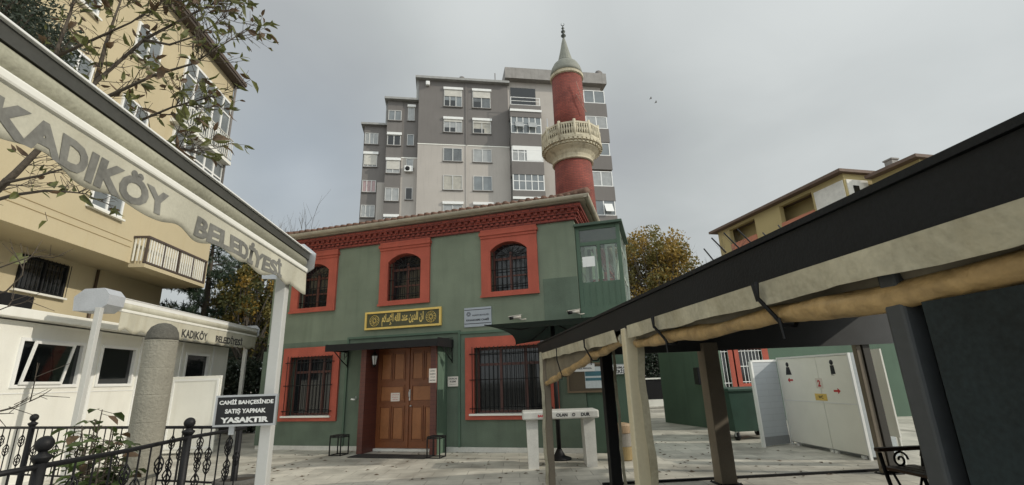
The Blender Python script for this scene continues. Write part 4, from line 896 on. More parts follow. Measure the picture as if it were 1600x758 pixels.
railing('straight black wrought iron railing in front of the white kiosk wall', bp_, [LN(bp_, 1), LN(bp_, 3)-0.01], ZR, 0.66)
sp_ = gz(372, 748, 0.68)
q = thing('round_planter', 'dark round stone planter at the foot of the sign', 'planter', WORLD, (sp_.x, sp_.y, 0))
obj('drum', MB().lathe([(0.17, 0), (0.2, 0.3), (0.225, 0.62), (0.235, 0.63), (0.235, 0.68), (0.20, 0.69), (0.19, 0.66)], (sp_.x, sp_.y, 0), 28), M('dark stone', (0.10, 0.095, 0.085), 0.85, 0.2, 6, 0.2, 40), q)
obj('soil', MB().lathe([(0.189, 0.60), (0.188, 0.665), (0.05, 0.675)], (sp_.x, sp_.y, 0), 20), M('soil', (0.04, 0.03, 0.02), 0.95, 0.3, 8, 0.3, 60), q)
SY = 3.76
c0 = atY(384.5, 641, SY); wS = (atY(432, 640, SY)-atY(337, 640, SY)).length; hS = (atY(384, 617.5, SY)-atY(384, 666, SY)).length
SF = Fr((c0.x, c0.y, 0), R_(1.0))
sg = thing('warning_sign', 'black sign with white Turkish lettering and aluminium frame fixed to the white post', 'sign', SF, (0, 0, c0.z-hS/2))
obj('board', MB().box(-wS/2+.008, wS/2-.008, -0.006, 0.006, c0.z-hS/2+.008, c0.z+hS/2-.008), M('black sign face', (0.008, 0.008, 0.009), 0.35), sg)
obj('frame', MB().frame(-wS/2, wS/2, c0.z-hS/2, c0.z+hS/2, 0.014, -0.012, 0.012), silver, sg)
wl_ = M('white sign letters', (0.75, 0.75, 0.73), 0.5, 0.04)
text('CAMİİ BAHÇESİNDE', 0.05, (0, -0.008, c0.z+hS*0.27), (1, 0, 0), (0, 0, 1), wl_, sg, offset=0.0022, width=wS*0.88, height=hS*0.20)
text('SATIŞ YAPMAK', 0.05, (0, -0.008, c0.z-hS*0.03), (1, 0, 0), (0, 0, 1), wl_, sg, offset=0.0022, width=wS*0.66, height=hS*0.19)
text('YASAKTIR', 0.05, (0, -0.008, c0.z-hS*0.30), (1, 0, 0), (0, 0, 1), wl_, sg, offset=0.003, width=wS*0.78, height=hS*0.18)
obj('bracket', MB().box(-0.12, -0.08, 0.0125, 0.03, c0.z-hS/2-0.06, c0.z-hS/2+0.05), silver, sg)
obj('bracket', MB().box(wS/2-0.06, wS/2-0.02, 0.0125, 0.05, c0.z-0.03, c0.z+0.03), silver, sg)

# ------------------------------------------------------------------ foliage helpers
def leaf(mb, p, d, up, L, w, curl=0.15):      # pointed, folded, drooping leaf
    d = d.normalized(); s = d.cross(up)
    if s.length < 1e-3: s = d.orthogonal()
    s.normalize(); n = s.cross(d)
    b0 = p; m1 = p+d*L*0.35; m2 = p+d*L*0.72-n*L*curl*0.5; tip = p+d*L-n*L*curl*1.4
    mb.add([b0, m1+s*w*0.5+n*w*0.16, m2+s*w*0.4+n*w*0.12, tip, m2-s*w*0.4+n*w*0.12, m1-s*w*0.5+n*w*0.16, m1, m2], [(0, 6, 1), (1, 6, 7, 2), (2, 7, 3), (0, 5, 6), (5, 4, 7, 6), (4, 3, 7)])
def rdir(z0=-1, z1=1):
    z = random.uniform(z0, z1); a = random.uniform(0, 2*pi); r = sqrt(max(0, 1-z*z)); return Vector((r*cos(a), r*sin(a), z))
def jitpath(a, b, n, j):
    return [a.lerp(b, i/n)+(rdir()*j*(a-b).length if 0 < i < n else Vector((0, 0, 0))) for i in range(n+1)]
def quad(mb, p, L, w):
    d = rdir(); s = d.orthogonal(); s.rotate(Matrix.Rotation(random.uniform(0, 6.28), 3, d)); s.normalize(); n = d.cross(s)
    mb.add([p-d*L/2, p+s*w/2+n*w*.15, p+d*L/2, p-s*w/2+n*w*.15], [(0, 1, 2, 3)])

# foreground tree with big drooping leaves; trunk just outside the frame on the left
ft = thing('magnolia_tree', 'half bare foreground tree with large browning leaves reaching over the old awning', 'tree', WORLD, (-7.0, 4.9, 0))
br = MB(); tw = MB(); lg = MB(); lb = MB()
T0 = Vector((-7.0, 4.9, 0)); T1 = atY(-30, 320, 5.0)
br.tube([T0, T0.lerp(T1, .4)+Vector((-.1, 0, 0)), T1], [0.12, 0.09, 0.055], 9)
obj('trunk', br, bark, ft)
def TL(q): return (T0.lerp(T0.lerp(T1, .4)+Vector((-.1, 0, 0)), q/.4) if q < .4 else (T0.lerp(T1, .4)+Vector((-.1, 0, 0))).lerp(T1, (q-.4)/.6))
limbs = [
 ([T1, atY(25, 270, 5.1), atY(62, 232, 5.2), atY(105, 190, 5.3), atY(150, 128, 5.4), atY(225, 62, 5.5), atY(300, 22, 5.6), atY(345, 0, 5.7)], 0.042, 1.0),
 ([atY(105, 190, 5.3), atY(170, 150, 5.2), atY(240, 118, 5.1), atY(300, 100, 5.1), atY(372, 55, 5.1)], 0.028, 1.0),
 ([atY(105, 190, 5.3), atY(165, 195, 5.1), atY(215, 190, 5.0), atY(268, 168, 5.0), atY(335, 150, 4.9)], 0.026, 1.1),
 ([atY(165, 195, 5.1), atY(220, 215, 5.0), atY(268, 228, 4.9), atY(312, 240, 4.9)], 0.022, 1.3),
 ([atY(150, 128, 5.4), atY(165, 70, 5.5), atY(180, 25, 5.6), atY(200, -30, 5.7)], 0.03, 1.0),
 ([atY(62, 232, 5.2), atY(60, 170, 5.4), atY(85, 90, 5.5), atY(110, 20, 5.6), atY(125, -40, 5.6)], 0.04, 1.0),
 ([atY(85, 90, 5.5), atY(150, 60, 5.4), atY(205, 35, 5.3), atY(262, -5, 5.3)], 0.024, 1.1),
 ([atY(225, 62, 5.5), atY(265, 70, 5.4), atY(310, 55, 5.4), atY(352, 28, 5.4)], 0.02, 1.1),
 ([T1, atY(20, 305, 4.9), atY(70, 298, 4.8), atY(110, 300, 4.8), atY(135, 303, 4.8)], 0.022, 0.45),
 ([T1, atY(10, 285, 4.9), atY(60, 275, 4.9), atY(105, 262, 4.9), atY(128, 285, 4.9)], 0.022, 0.45),
 ([TL(.86), atY(-40, 420, 4.6), atY(0, 418, 4.6), atY(45, 402, 4.6), atY(85, 398, 4.6)], 0.012, 0.12),
 ([TL(.78), atY(-40, 470, 4.5), atY(10, 455, 4.5), atY(35, 430, 4.5), atY(40, 395, 4.5)], 0.012, 0.1),
 ([TL(.72), atY(-40, 500, 4.5), atY(10, 480, 4.5), atY(55, 468, 4.5)], 0.01, 0.1),
 ([TL(.5), atY(-40, 650, 4.2), atY(0, 643, 4.2), atY(25, 637, 4.2), atY(49, 626, 4.2)], 0.007, 0.05),
]
def add_twigs(pts, dens):
    L_ = sum((b-a).length for a, b in zip(pts, pts[1:])); cnt = max(1, int(L_*12*dens))
    if dens < 0.2: cnt = max(2, int(L_*2))
    for _ in range(cnt):
        i = random.randrange(len(pts)-1) if random.random() < .5 or dens < .2 else len(pts)-2; a = pts[i].lerp(pts[i+1], random.random())
        d = (rdir(-0.3, 0.8)+(pts[i+1]-pts[i]).normalized()*0.8).normalized(); l = random.uniform(0.15, 0.55)*(0.6 if dens < .5 else 1)
        e = a+d*l; mid = a.lerp(e, .5)+rdir()*l*.09; tw.tube([a, mid, e], [0.006, 0.0045, 0.003], 4)
        for _2 in range(random.randint(2, 5) if dens > .2 else 2):
            b0 = a.lerp(e, random.uniform(.3, .9)); d2 = (d+rdir()*0.9).normalized(); e2 = b0+d2*random.uniform(.08, .28); tw.tube([b0, e2], [0.0035, 0.002], 4)
            if random.random() < 0.36*min(dens, 1)*(1 if dens > .4 else .5):
                for _3 in range(random.randint(1, 3)):
                    dd = (d2+rdir()*0.9+Vector((0, 0, -.25))).normalized(); leaf(lg if random.random() < .55 else lb, e2, dd, rdir(), random.uniform(.07, .15), random.uniform(.025, .05), random.uniform(-.05, .25))
        if random.random() < 0.7*min(dens, 1):
            for _3 in range(random.choice((1, 2, 3, 3, 4)) if dens > .4 else 1):
                dd = (d*0.5+rdir()*0.8+Vector((0, 0, -.45))).normalized(); leaf(lg if random.random() < .7 else lb, e, dd, rdir(), random.uniform(.10, .21), random.uniform(.042, .085), random.uniform(.0, .4))
bl = MB()
for pts, r, dens in limbs:
    k = len(pts); bl.tube(pts, [r*(1-.75*i/(k-1)) for i in range(k)], 6); add_twigs(pts, dens)
for px_, py_ in ((74, 345), (98, 288), (88, 283), (108, 295), (115, 290), (50, 290), (35, 395), (45, 400), (28, 300)):
    p = atY(px_, py_, 4.85); leaf(lg, p, Vector((random.uniform(-.3, .5), -.3, -.4)), rdir(), .15, .075, .1); tw.tube([p, p+Vector((-.1, .05, .12))], .003, 4)
obj('branch', bl, bark, ft); obj('twig', tw, bark, ft); obj('green_foliage', lg, leaf_g, ft); obj('brown_foliage', lb, leaf_b, ft)
# dense evergreen in the top left corner
eg = thing('evergreen_tree', 'dense dark evergreen crown in the top left corner above the awning', 'tree', WORLD, (-10.5, 6.8, 0))
tb = MB(); tb.tube([(-10.5, 6.8, 0), (-10.2, 6.8, 3), (-9.6, 6.8, 5.5), (-8.8, 6.8, 7.5)], [.2, .17, .13, .08], 8)
fo = MB()
for _ in range(85):
    px_ = random.uniform(-30, 112); py_ = random.uniform(-60, min(100, 45+.786*px_))
    if px_ > 60 and py_ < 25 and random.random() < .7: continue
    if px_ > 95 and random.random() < .5: continue
    c = atY(px_, py_, random.uniform(6.2, 7.6)); tb.tube([Vector((-9.4, 6.8, 6.2)), c.lerp(Vector((-9.4, 6.8, 6.2)), .4)+rdir()*.2, c], [.03, .02, .008], 4)
    for _2 in range(80):
        leaf(fo, c+rdir()*random.random()**.5*0.40, rdir(), rdir(), random.uniform(.06, .11), random.uniform(.025, .04), .1)
obj('trunk', tb, bark, eg); obj('crown', fo, leaf_d, eg)
# leafy shrub in the bed
rsx = atY(150, 700, 4.0)
ro = thing('leafy_shrub', 'small leafy green shrub growing behind the foreground railing', 'shrub', WORLD, (rsx.x, rsx.y, 0))
stm = MB(); lv = MB(); lv2 = MB()
for (px_, py_) in ((160, 640), (150, 655), (128, 665), (175, 668), (135, 690), (185, 690), (160, 700), (120, 705), (150, 730), (180, 735), (130, 745), (195, 715), (165, 755), (115, 770), (200, 770)):
    e = atY(px_, py_, 4.0+random.uniform(-.2, .2)); a = Vector((rsx.x+random.uniform(-.06, .06), rsx.y+random.uniform(-.06, .06), 0)); mid = a.lerp(e, .6)+Vector((random.uniform(-.05, .05), 0, .05)); stm.tube([a, mid, e], [.011, .008, .004], 5)
    for q in range(34):
        tt = random.uniform(.5, 1.0); b0 = (a.lerp(mid, tt*1.2) if tt < .7 else mid.lerp(e, (tt-.7)/.3)); dd = (rdir(-.4, .5)).normalized(); tip = b0+dd*random.uniform(.05, .13); stm.tube([b0, tip], .0022, 4)
        leaf(lv if random.random() < .9 else lv2, tip, dd+Vector((0, 0, -.2)), Vector((0, 0, 1))+rdir()*.5, random.uniform(.07, .135), random.uniform(.05, .09), .15)
obj('stem', stm, bark, ro); obj('foliage', lv, rose_l, ro); obj('brown_foliage', lv2, leaf_b, ro)
# ------------------------------------------------------------------ trees behind
def grow(mb, p, d, L, r, depth, ends, spread=.6, seg=3, lift=.15):
    pts = [p]; rs = [r]
    for i in range(seg):
        d = (d+rdir()*.16+Vector((0, 0, lift*.3))).normalized(); pts.append(pts[-1]+d*L/seg); rs.append(r*(1-.4*(i+1)/seg))
    mb.tube(pts, rs, 5 if r > .03 else 3)
    if depth == 0: ends.append(pts[-1]); return
    for k in range(random.randint(2, 4)):
        q = random.uniform(.45, 1.0); i = min(seg-1, int(q*seg)); b = pts[i].lerp(pts[i+1], q*seg-i)
        grow(mb, b, (d+rdir()*spread+Vector((0, 0, lift))).normalized(), L*random.uniform(.55, .8), r*.55, depth-1, ends, spread, seg, lift)
    ends.append(pts[-1])
def broad_tree(label, base, h, centre, rad, nclump, nleaf, mats, lsize, seedv, group=None):
    random.seed(seedv); t = thing('autumn_tree', label, 'tree', WORLD, base, group)
    tb = MB(); base = Vector(base); c = Vector(centre); fork = base.lerp(c, .35); fork.z = base.z+h*.3
    tb.tube([base, base.lerp(fork, .5)+rdir()*.1, fork], [.22, .18, .14], 9)
    ms = [MB() for _ in mats]
    for k in range(nclump):
        v = rdir(-.8, 1)*random.random()**.4
        cc = c+Vector((v.x*rad[0], v.y*rad[1], v.z*rad[2])); mid = fork.lerp(cc, .55)+rdir()*.25; tb.tube([fork, mid, cc], [.06, .035, .01], 5)
        sz = random.uniform(.35, .75)*min(rad)*.42; mi = random.choices(range(len(mats)), [m[1] for m in mats])[0]
        for _ in range(nleaf):
            p = cc+rdir()*sz*random.random()**.5; 
            j = mi if random.random() < .8 else random.randrange(len(mats))
            quad(ms[j], p, lsize*random.uniform(.7, 1.3), lsize*random.uniform(.45, .75))
    obj('trunk', tb, barkg, t)
    for m_, q in zip(mats, ms): obj('crown', q, m_[0], t)
    return t
broad_tree('yellow autumn tree behind the mosque right of the glazed stairwell', (9.0, 29.5, 0), 10.5, (9.0, 30, 7.7), (2.7, 2.6, 3.0), 130, 90, [(leaf_y, 5), (leaf_o, 4)], 0.21, 11)
broad_tree('yellow autumn tree between the kiosk awning and the left end of the mosque', (-11.2, 20.0, 0), 7, (-11.0, 20.2, 4.9), (1.9, 1.6, 2.5), 120, 90, [(leaf_y, 2), (leaf_o, 5), (leafmat('fading green leaf', (0.075, 0.085, 0.03)), 4)], 0.16, 12)
random.seed(21)
def pine(label, base, h, spread, seedv):
    random.seed(seedv); t = thing('pine_tree', label, 'tree', WORLD, base); tb = MB(); nd = MB(); b = Vector(base)
    tb.tube([b, b+Vector((.1, 0, h*.5)), b+Vector((0, 0, h))], [.24, .16, .03], 9)
    z = 1.6
    while z < h-.2:
        q = 1-z/h; L = spread*(.25+q*.85)*random.uniform(.75, 1.1)
        for k in range(6):
            a = random.uniform(0, 2*pi); d = Vector((cos(a), sin(a), random.uniform(-.1, .25))); p0 = b+Vector((0, 0, z+random.uniform(-.2, .2))); pts = [p0, p0+d*L*.5, p0+d*L+Vector((0, 0, .1*L))]; tb.tube(pts, [.035, .02, .008], 4)
            for s in range(int(L*12)):
                c = pts[0].lerp(pts[2], random.uniform(.25, 1))+rdir()*.18
                for _ in range(16):
                    dd = (rdir()+d*.6).normalized(); l = random.uniform(.10, .2); s_ = dd.orthogonal().normalized()*.012; nd.add([c-s_, c+s_, c+dd*l+s_*.4, c+dd*l-s_*.4], [(0, 1, 2, 3)])
        z += .42
    obj('trunk', tb, bark, t); obj('crown', nd, needle, t)
pine('dark green pine behind the kiosk awning and the yellow balcony', (-13.6, 20.6, 0), 8.8, 2.6, 31)
pine('dark pine further back at the left of the autumn tree', (-15.5, 26, 0), 8.8, 3.0, 32)
def bare(label, base, L, r, depth, seedv, spread=.55, n=1):
    random.seed(seedv); t = thing('bare_tree', label, 'tree', WORLD, base); tb = MB(); en = []
    b = Vector(base); tb.tube([b, b+Vector((.05, 0, L*.9))], [r*1.4, r], 8)
    for k in range(5): grow(tb, b+Vector((.05, 0, L*(.6+.08*k))), (rdir(.2, .9)+Vector((0, 0, .5))).normalized(), L*.75, r*.6, depth, en, spread)
    obj('trunk', tb, barkg, t)
bare('bare twiggy tree showing above the mosque roof at left', (-12.6, 30.0, 0), 5.1, .13, 4, 41)
bare('second bare tree above the mosque roof nearer to the grey block', (-14.9, 31.5, 0), 5.2, .12, 4, 44)
bare('bare grey tree beyond the pergola roof between autumn tree and yellow red block', (14.0, 36, 0), 5.6, .13, 4, 43)
# dark hedge behind the kiosk
random.seed(5)
def hedge(label, fr, x0, x1, y0, y1, z1, n, base):
    t = thing('hedge', label, 'hedge', fr, base); q = MB(); tb = MB()
    for _ in range(n):
        p = Vector((random.uniform(x0, x1), random.uniform(y0, y1), random.uniform(.05, z1)*random.uniform(.9, 1.05))); quad(q, p, random.uniform(.1, .18), random.uniform(.06, .1))
    k = x0
    while k < x1: tb.tube([(k, (y0+y1)/2, 0), (k+.1, (y0+y1)/2, z1*.8)], .03, 5); k += .4
    obj('foliage', q, leaf_d, t); obj('stem', tb, bark, t)
hedge('dark hedge closing the gap between kiosk and mosque', LF, -9.5, -5.6, 19, 19.9, 2.6, 14000, (-8, 19.5, 0))
# ================================================================== PERGOLA (right)
pg = thing('black_roofed_pergola', 'long low pergola with a black roof edge and wrapped posts on the right', 'pergola', LF, (3.8, 3.5, 0))
PE = 7.5
def zt_(d): return 1.995+0.014*d
def zb_(d): return 1.862+0.0105*d
f = MB(); ds = [-1.5, 0.8, 3, 5, PE+.1]
for a, b in zip(ds, ds[1:]):
    f.hexa([(0.985, a, zb_(a)), (1.01, a, zb_(a)), (1.01, b, zb_(b)), (0.985, b, zb_(b))], [(0.985, a, zt_(a)), (1.01, a, zt_(a)), (1.01, b, zt_(b)), (0.985, b, zt_(b))])
obj('fascia', f, blackpvc, pg)
f = MB().hexa([(0.975, -1.5, zt_(-1.5)+.003), (7.0, -1.5, 2.6), (7.0, PE+.15, 2.75), (0.975, PE+.15, zt_(PE)+.003)], [(0.975, -1.5, zt_(-1.5)+.022), (7.0, -1.5, 2.62), (7.0, PE+.15, 2.77), (0.975, PE+.15, zt_(PE)+.022)])
obj('roof', f, blackpvc, pg)
f = MB().hexa([(1.012, PE, 1.90), (6.9, PE, 1.96), (6.9, PE+.06, 1.96), (1.012, PE+.06, 1.90)], [(1.012, PE, 2.16), (6.9, PE, 2.5), (6.9, PE+.06, 2.5), (1.012, PE+.06, 2.16)])
obj('far_beam', f, M('dark grey beam', (0.05, 0.052, 0.055), 0.6, 0.2, 3), pg)
f = MB()
for k in range(5):
    d = 0.2+k*1.5; f.hexa([(1.012, d, zt_(d)-.09), (6.9, d, 2.5), (6.9, d+.06, 2.5), (1.012, d+.06, zt_(d)-.09)], [(1.012, d, zt_(d)-.01), (6.9, d, 2.58), (6.9, d+.06, 2.58), (1.012, d+.06, zt_(d)-.01)])
obj('rafter', f, MATS['dark grey beam'], pg)
def post(x, d, w, z1, mt, wrap=None, dd=None):
    plate = MB().bbox(x-w/2-.05, x+w/2+.05, d-w/2-.05, d+w/2+.05, .001, .014, .003)
    for sx_ in (-1, 1):
        for sy_ in (-1, 1): plate.tube([(x+sx_*(w/2+.03), d+sy_*(w/2+.03), .014), (x+sx_*(w/2+.03), d+sy_*(w/2+.03), .03)], .009, 6)
    p = obj('post', MB().bbox(x-w/2, x+w/2, d-(dd or w)/2, d+(dd or w)/2, 0, z1, .008), mt, pg)
    obj('base_plate', plate, black, p)
    if wrap:
        q = MB(); n = 24
        for s in wrap:        # edge of a clear tarp tied to the post
            vs = []; 
            for i in range(n+1):
                z = z1*i/n; o_ = .008*sin(z*7+s*9)+.004*sin(z*19); vs += [(x+s+o_-.022, d-(dd or w)/2-.012, z), (x+s+o_+.022, d-(dd or w)/2-.016, z), (x+s+o_+.02, d-(dd or w)/2-.004, z), (x+s+o_-.02, d-(dd or w)/2-.004, z)]
            for i in range(n):
                for k in range(4): a = i*4+k; b = i*4+(k+1) % 4; q.f.append((a+len(q.v), b+len(q.v), b+4+len(q.v), a+4+len(q.v))); q.sm.append(False)
            q.v += vs
        obj('tarp_edge', q, canvas, p)
    return p
post(1.02, 3.14, .085, 1.90, cream, (.048,)); post(1.05, 7.3, .10, 1.97, brownpost, (-.075,)); post(2.03, PE, .16, 1.98, black, (.10,)); post(3.70, PE+.02, .24, 2.05, brownpost); post(6.42, PE+.1, .13, 2.1, M('dark brown post', (0.055, 0.05, 0.042), .6)); post(6.30, PE+.1, .09, 2.1, brownpost)
post(1.05, 1.09, .055, 1.88, M('dark grey post', (0.05, 0.055, 0.06), .5), None); post(1.13, 1.10, .05, 1.9, MATS['dark grey post'])
post(6.6, 1.0, .12, 2.4, black); post(6.6, -1.4, .12, 2.4, black); post(1.03, -1.3, .09, 1.84, black)
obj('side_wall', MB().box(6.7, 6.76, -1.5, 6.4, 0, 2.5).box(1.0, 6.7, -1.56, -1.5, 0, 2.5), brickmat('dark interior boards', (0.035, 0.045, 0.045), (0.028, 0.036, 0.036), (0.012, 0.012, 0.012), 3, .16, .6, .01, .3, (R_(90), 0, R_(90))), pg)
obj('floor_edge', MB().box(1.9, 6.6, PE+.28, PE+.33, 0.001, 0.035), black, pg)
# roll-up tarps
def tarp(label, d0, d1, zr0, zr1, sag, x=1.045, r=.031, flap=.075, ties=(), mt=canvas_o, ring=False):
    t = thing('rolled_tarp', label, 'tarp', LF, (x, (d0+d1)/2, min(zr0, zr1)), 'roll-up tarps of the pergola')
    n = 110; pts = []; rs = []
    for i in range(n+1):
        q = i/n; d = d0+(d1-d0)*q; pts.append((x+.006*sin(q*17), d, zr0+(zr1-zr0)*q-sag*sin(pi*q)+.006*sin(q*31))); rs.append(r*(1+.13*sin(q*23+1)+.08*sin(q*57)))
    rm = MB().tube(pts, rs, 20)
    for i in range(n+1):
        for j in range(20):
            k = i*20+j; c_ = pts[i]; d_ = pts[i][1]; th_ = 2*pi*j/20; f_ = 1+.06*sin(2*th_+d_*11)+.05*sin(3*th_-d_*23+1)+.035*sin(5*th_+d_*31)+.02*sin(8*th_-d_*17)
            rm.v[k] = tuple(c_[a_]+(rm.v[k][a_]-c_[a_])*f_ for a_ in range(3))
    obj('roll', rm, mt, t)
    vs = []; fs = []; n = 60
    for i in range(n+1):
        d = d0+(d1-d0)*i/n
        for k in range(4):
            q = k/3; vs.append((0.978-.008*sin(d*13)*q-.005*sin(d*37+1)*q+.010*q, d, zb_(d)+.012-q*(flap+.004*sin(d*9))))
    for i in range(n):
        for k in range(3): a = i*4+k; fs.append((a, a+1, a+5, a+4))
    m_ = len(vs); vs += [(a+.003, b, c) for a, b, c in vs]; fs += [tuple(m_+v for v in reversed(f_)) for f_ in fs]
    obj('flap', MB().add(vs, fs, True), canvas, t)
    vs = [];fs = []
    for i in range(n+1):
        q = i/n; d = d0+(d1-d0)*q; zr = zr0+(zr1-zr0)*q-sag*sin(pi*q)
        vs += [(x+.02, d, zb_(d)+.02), (x+.012*sin(d*11), d, (zb_(d)+zr)/2), (x+.01, d, zr)]
    for i in range(n):
        for k in range(2): a = i*3+k; fs.append((a, a+1, a+4, a+3))
    obj('hanging_sheet', MB().add(vs, fs, True), M('dim tarp', (0.20, 0.175, 0.13), .6, .25, 5, .1, 40), t)
    for d in ties:
        q = (d-d0)/(d1-d0); zr = zr0+(zr1-zr0)*q-sag*sin(pi*q); s = MB()
        loop = [(.955, d, zb_(d)+.01), (.958, d+.015, (zb_(d)+zr)/2+.01), (x-r*1.35, d+.01, zr), (x-r*.8, d, zr-r*1.15), (x+r*.6, d, zr-r*1.2), (x+r*1.3, d, zr), (x+.03, d, zb_(d))]
        s.tube(loop, .007, 6); s.tube([(.957, d+.03, zb_(d)+.01), (.96, d+.02, (zb_(d)+zr)/2)], .006, 5); s.tube([(x-r*1.2, d-.005, zr-.01), (x-r*1.3, d-.02, zr-.08)], .005, 5)
        obj('tie', s, black, t)
    if ring:
        s = MB(); s.tube([(x, d0-.02, zr0), (x, d0+.005, zr0)], r*1.15, 18); s.tube([(x, d0-.028, zr0), (x, d0-.02, zr0)], r*.55, 14); obj('roll_end', s, canvas, t)
tarp('nearer rolled tan tarp hanging right of the cream post under the black roof', -1.2, 3.04, 1.77, 1.795, .012, ties=(.2, 1.52, 2.5))
tarp('farther sagging rolled tarp hanging left of the cream post', 3.34, 7.22, 1.845, 1.52, .0, r=.036, flap=.09, ties=(4.2, 5.7), ring=True)
q = obj('clear_tarp', MB().box(1.03, 1.036, -1.25, 1.02, 0.05, 1.74), vinyl); q.location = LF.o; q.rotation_euler = (0, 0, LF.rz); tag(q, 'smoked transparent plastic sheet closing the pergola side at far right', 'plastic sheet')
for i, (px_, py_, dx, dy) in enumerate(((1100, 389, 10, 12), (1112, 372, 14, 14), (1131, 364, 20, 20), (1152, 358, 18, 18), (1192, 364, 5, 5), (1216, 352, 4, 5))):
    y_ = 2.4+.25*i*0; a = atY(px_, py_, 2.6); b = atY(px_+dx*1.6, py_+dy*1.6, 2.5)
    t = thing('roof_rod', 'short dark rod sticking up from the pergola roof', 'rod', WORLD, (b.x, b.y, b.z), 'rods on the pergola roof')
    obj('rod', MB().tube([a, b], .004, 6), black, t)
# banners on the mosque wall
def Mq(px, py):
    n_ = MF.m @ Vector((0, 1, 0)); d_ = raydir(px, py); p = Vector((0, 0, EYE)); t_ = (MF.o-p).dot(n_)/d_.dot(n_); q_ = MF.m.transposed() @ (p+d_*t_-MF.o); return q_.x, q_.z
for (pxa, pxb, py_, tx, lab, hh) in ((866, 930, 577, ('HANIMLAR ABDESTHANESİ ARKADA',), 'long white banner with one line of black text above the notice board', .15), (953, 985, 578, ('HANIMLAR', 'GİRİŞİ'), 'short white banner with two lines of black text beside the black post', .19)):
    u0, z0 = Mq(pxa, py_); u1, _z = Mq(pxb, py_)
    t = thing('white_banner', lab, 'banner', MF, ((u0+u1)/2, -.07, z0-hh/2))
    obj('strip', MB().box(u0, u1, -.075, -.066, z0-hh/2, z0+hh/2), whitepl, t)
    obj('batten', MB().box(u0, u1, -.085, -.06, z0+hh/2, z0+hh/2+.02), silver, t)
    for k, w_ in enumerate(tx): text(w_, .05, ((u0+u1)/2, -.079, z0+(0 if len(tx) == 1 else .042-.084*k)), (1, 0, 0), (0, 0, 1), ink, t, offset=.0015, width=(u1-u0)*(.86 if len(tx) == 1 else .7))
# parasol by the wall
pp = Vector((0.82, 10.42, 0))
pr = thing('dark_green_parasol', 'dark green square parasol on a black pole beside the right lower window', 'parasol', WORLD, tuple(pp))
obj('pole', MB().tube([pp, pp+Vector((0, 0, atY(868, 502, 10.42).z))], .045, 12), black, pr)
obj('base', MB().lathe([(.24, 0), (.24, .03), (.12, .07), (.07, .16), (.05, .2)], tuple(pp), 18), black, pr)
NL = atY(757, 508, 9.2); FL = atY(806, 538, 11.4); NRt = atY(905, 494, 9.2); ap = pp+Vector((0, 0, atY(868, 502, 10.42).z)); NR = Vector((2.1, 9.2, NRt.z)); FRc = Vector((2.2, 11.3, FL.z+.05))
FL.z = min(FL.z, 2.4)
cnp = MB(); crn = [NL, NR, FRc, FL]
for a, b in zip(crn, crn[1:]+crn[:1]):
    n = 12; m = (a+b)/2; vs = []; fs = []
    edge = [a.lerp(b, i/n)+((ap-m)*Vector((1, 1, 1)).x)*.16*sin(pi*i/n)*(0.25 if a is NL else 1) for i in range(n+1)]
    for r in range(7):
        q = r/6
        for e in edge: p = ap.lerp(e, q); vs.append(p-Vector((0, 0, .10*sin(pi*q))))
    for r in range(6):
        for i in range(n): k = r*(n+1)+i; fs.append((k, k+1, k+n+2, k+n+1))
    cnp.add(vs, fs, True); k0 = len(vs); cnp.add([v-Vector((0, 0, .006)) for v in vs], [tuple(reversed(f_)) for f_ in fs], True)
obj('canopy', cnp, M('dark green canvas', (0.013, 0.03, 0.026), .85, .2, 3, .1, 60), pr)
rb_ = MB()
for c in crn: rb_.tube([ap-Vector((0, 0, .03)), ap.lerp(c, .5)-Vector((0, 0, .14)), c], .012, 6)
obj('rib', rb_, black, pr)
# stone bier table
mt0 = gz(838, 733); mt1 = gz(930, 733)
MX0, MX1, MY = atY(816, 648, 9.4).x, atY(936, 648, 9.4).x, 9.4
mz = thing('marble_bier_table', 'white marble bier table with red lettering standing before the mosque wall', 'stone table', WORLD, ((MX0+MX1)/2, MY+.3, 0))
zt2 = atY(876, 642, MY).z; zb2 = atY(876, 655, MY).z
obj('slab', MB().bbox(MX0, MX1, MY, MY+.62, zb2, zt2, .025), marble, mz)
for (xa, w0, w1) in ((MX0+.03, .22, .19), (MX1-.33, .22, .19)):
    c = xa+.15
    obj('leg', MB().hexa([(c-w1/2, MY+.06, 0), (c+w1/2, MY+.06, 0), (c+w1/2, MY+.54, 0), (c-w1/2, MY+.54, 0)], [(c-w0/2, MY+.1, zb2-.001), (c+w0/2, MY+.1, zb2-.001), (c+w0/2, MY+.5, zb2-.001), (c-w0/2, MY+.5, zb2-.001)]), marble, mz)
text('BAKİ', .05, (MX0+.36, MY-.003, (zb2+zt2)/2), (1, 0, 0), (0, 0, 1), redink, mz, offset=.002, height=.06)
text('OLAN', .05, (MX0+.74, MY-.003, (zb2+zt2)/2), (1, 0, 0), (0, 0, 1), ink, mz, offset=.002, height=.06)
text('O', .05, (MX0+.96, MY-.003, (zb2+zt2)/2), (1, 0, 0), (0, 0, 1), ink, mz, offset=.002, height=.06)
text('DUR', .05, (MX0+1.18, MY-.003, (zb2+zt2)/2), (1, 0, 0), (0, 0, 1), ink, mz, offset=.002, height=.06)
bn = gz(977, 719)
b_ = thing('waste_bin', 'small round bin with brown rim and ochre bottom behind the cream post', 'bin', WORLD, (bn.x, bn.y, 0))
obj('body', MB().lathe([(.145, .255), (.16, .50)], tuple(bn), 22, False), M('grey bag plastic', (0.28, 0.26, 0.23), .35), b_)
obj('bottom', MB().lathe([(.13, 0), (.15, .02), (.155, .25), (.1, .255)], tuple(bn), 22, False), M('ochre bin', (0.30, 0.22, 0.10), .5), b_)
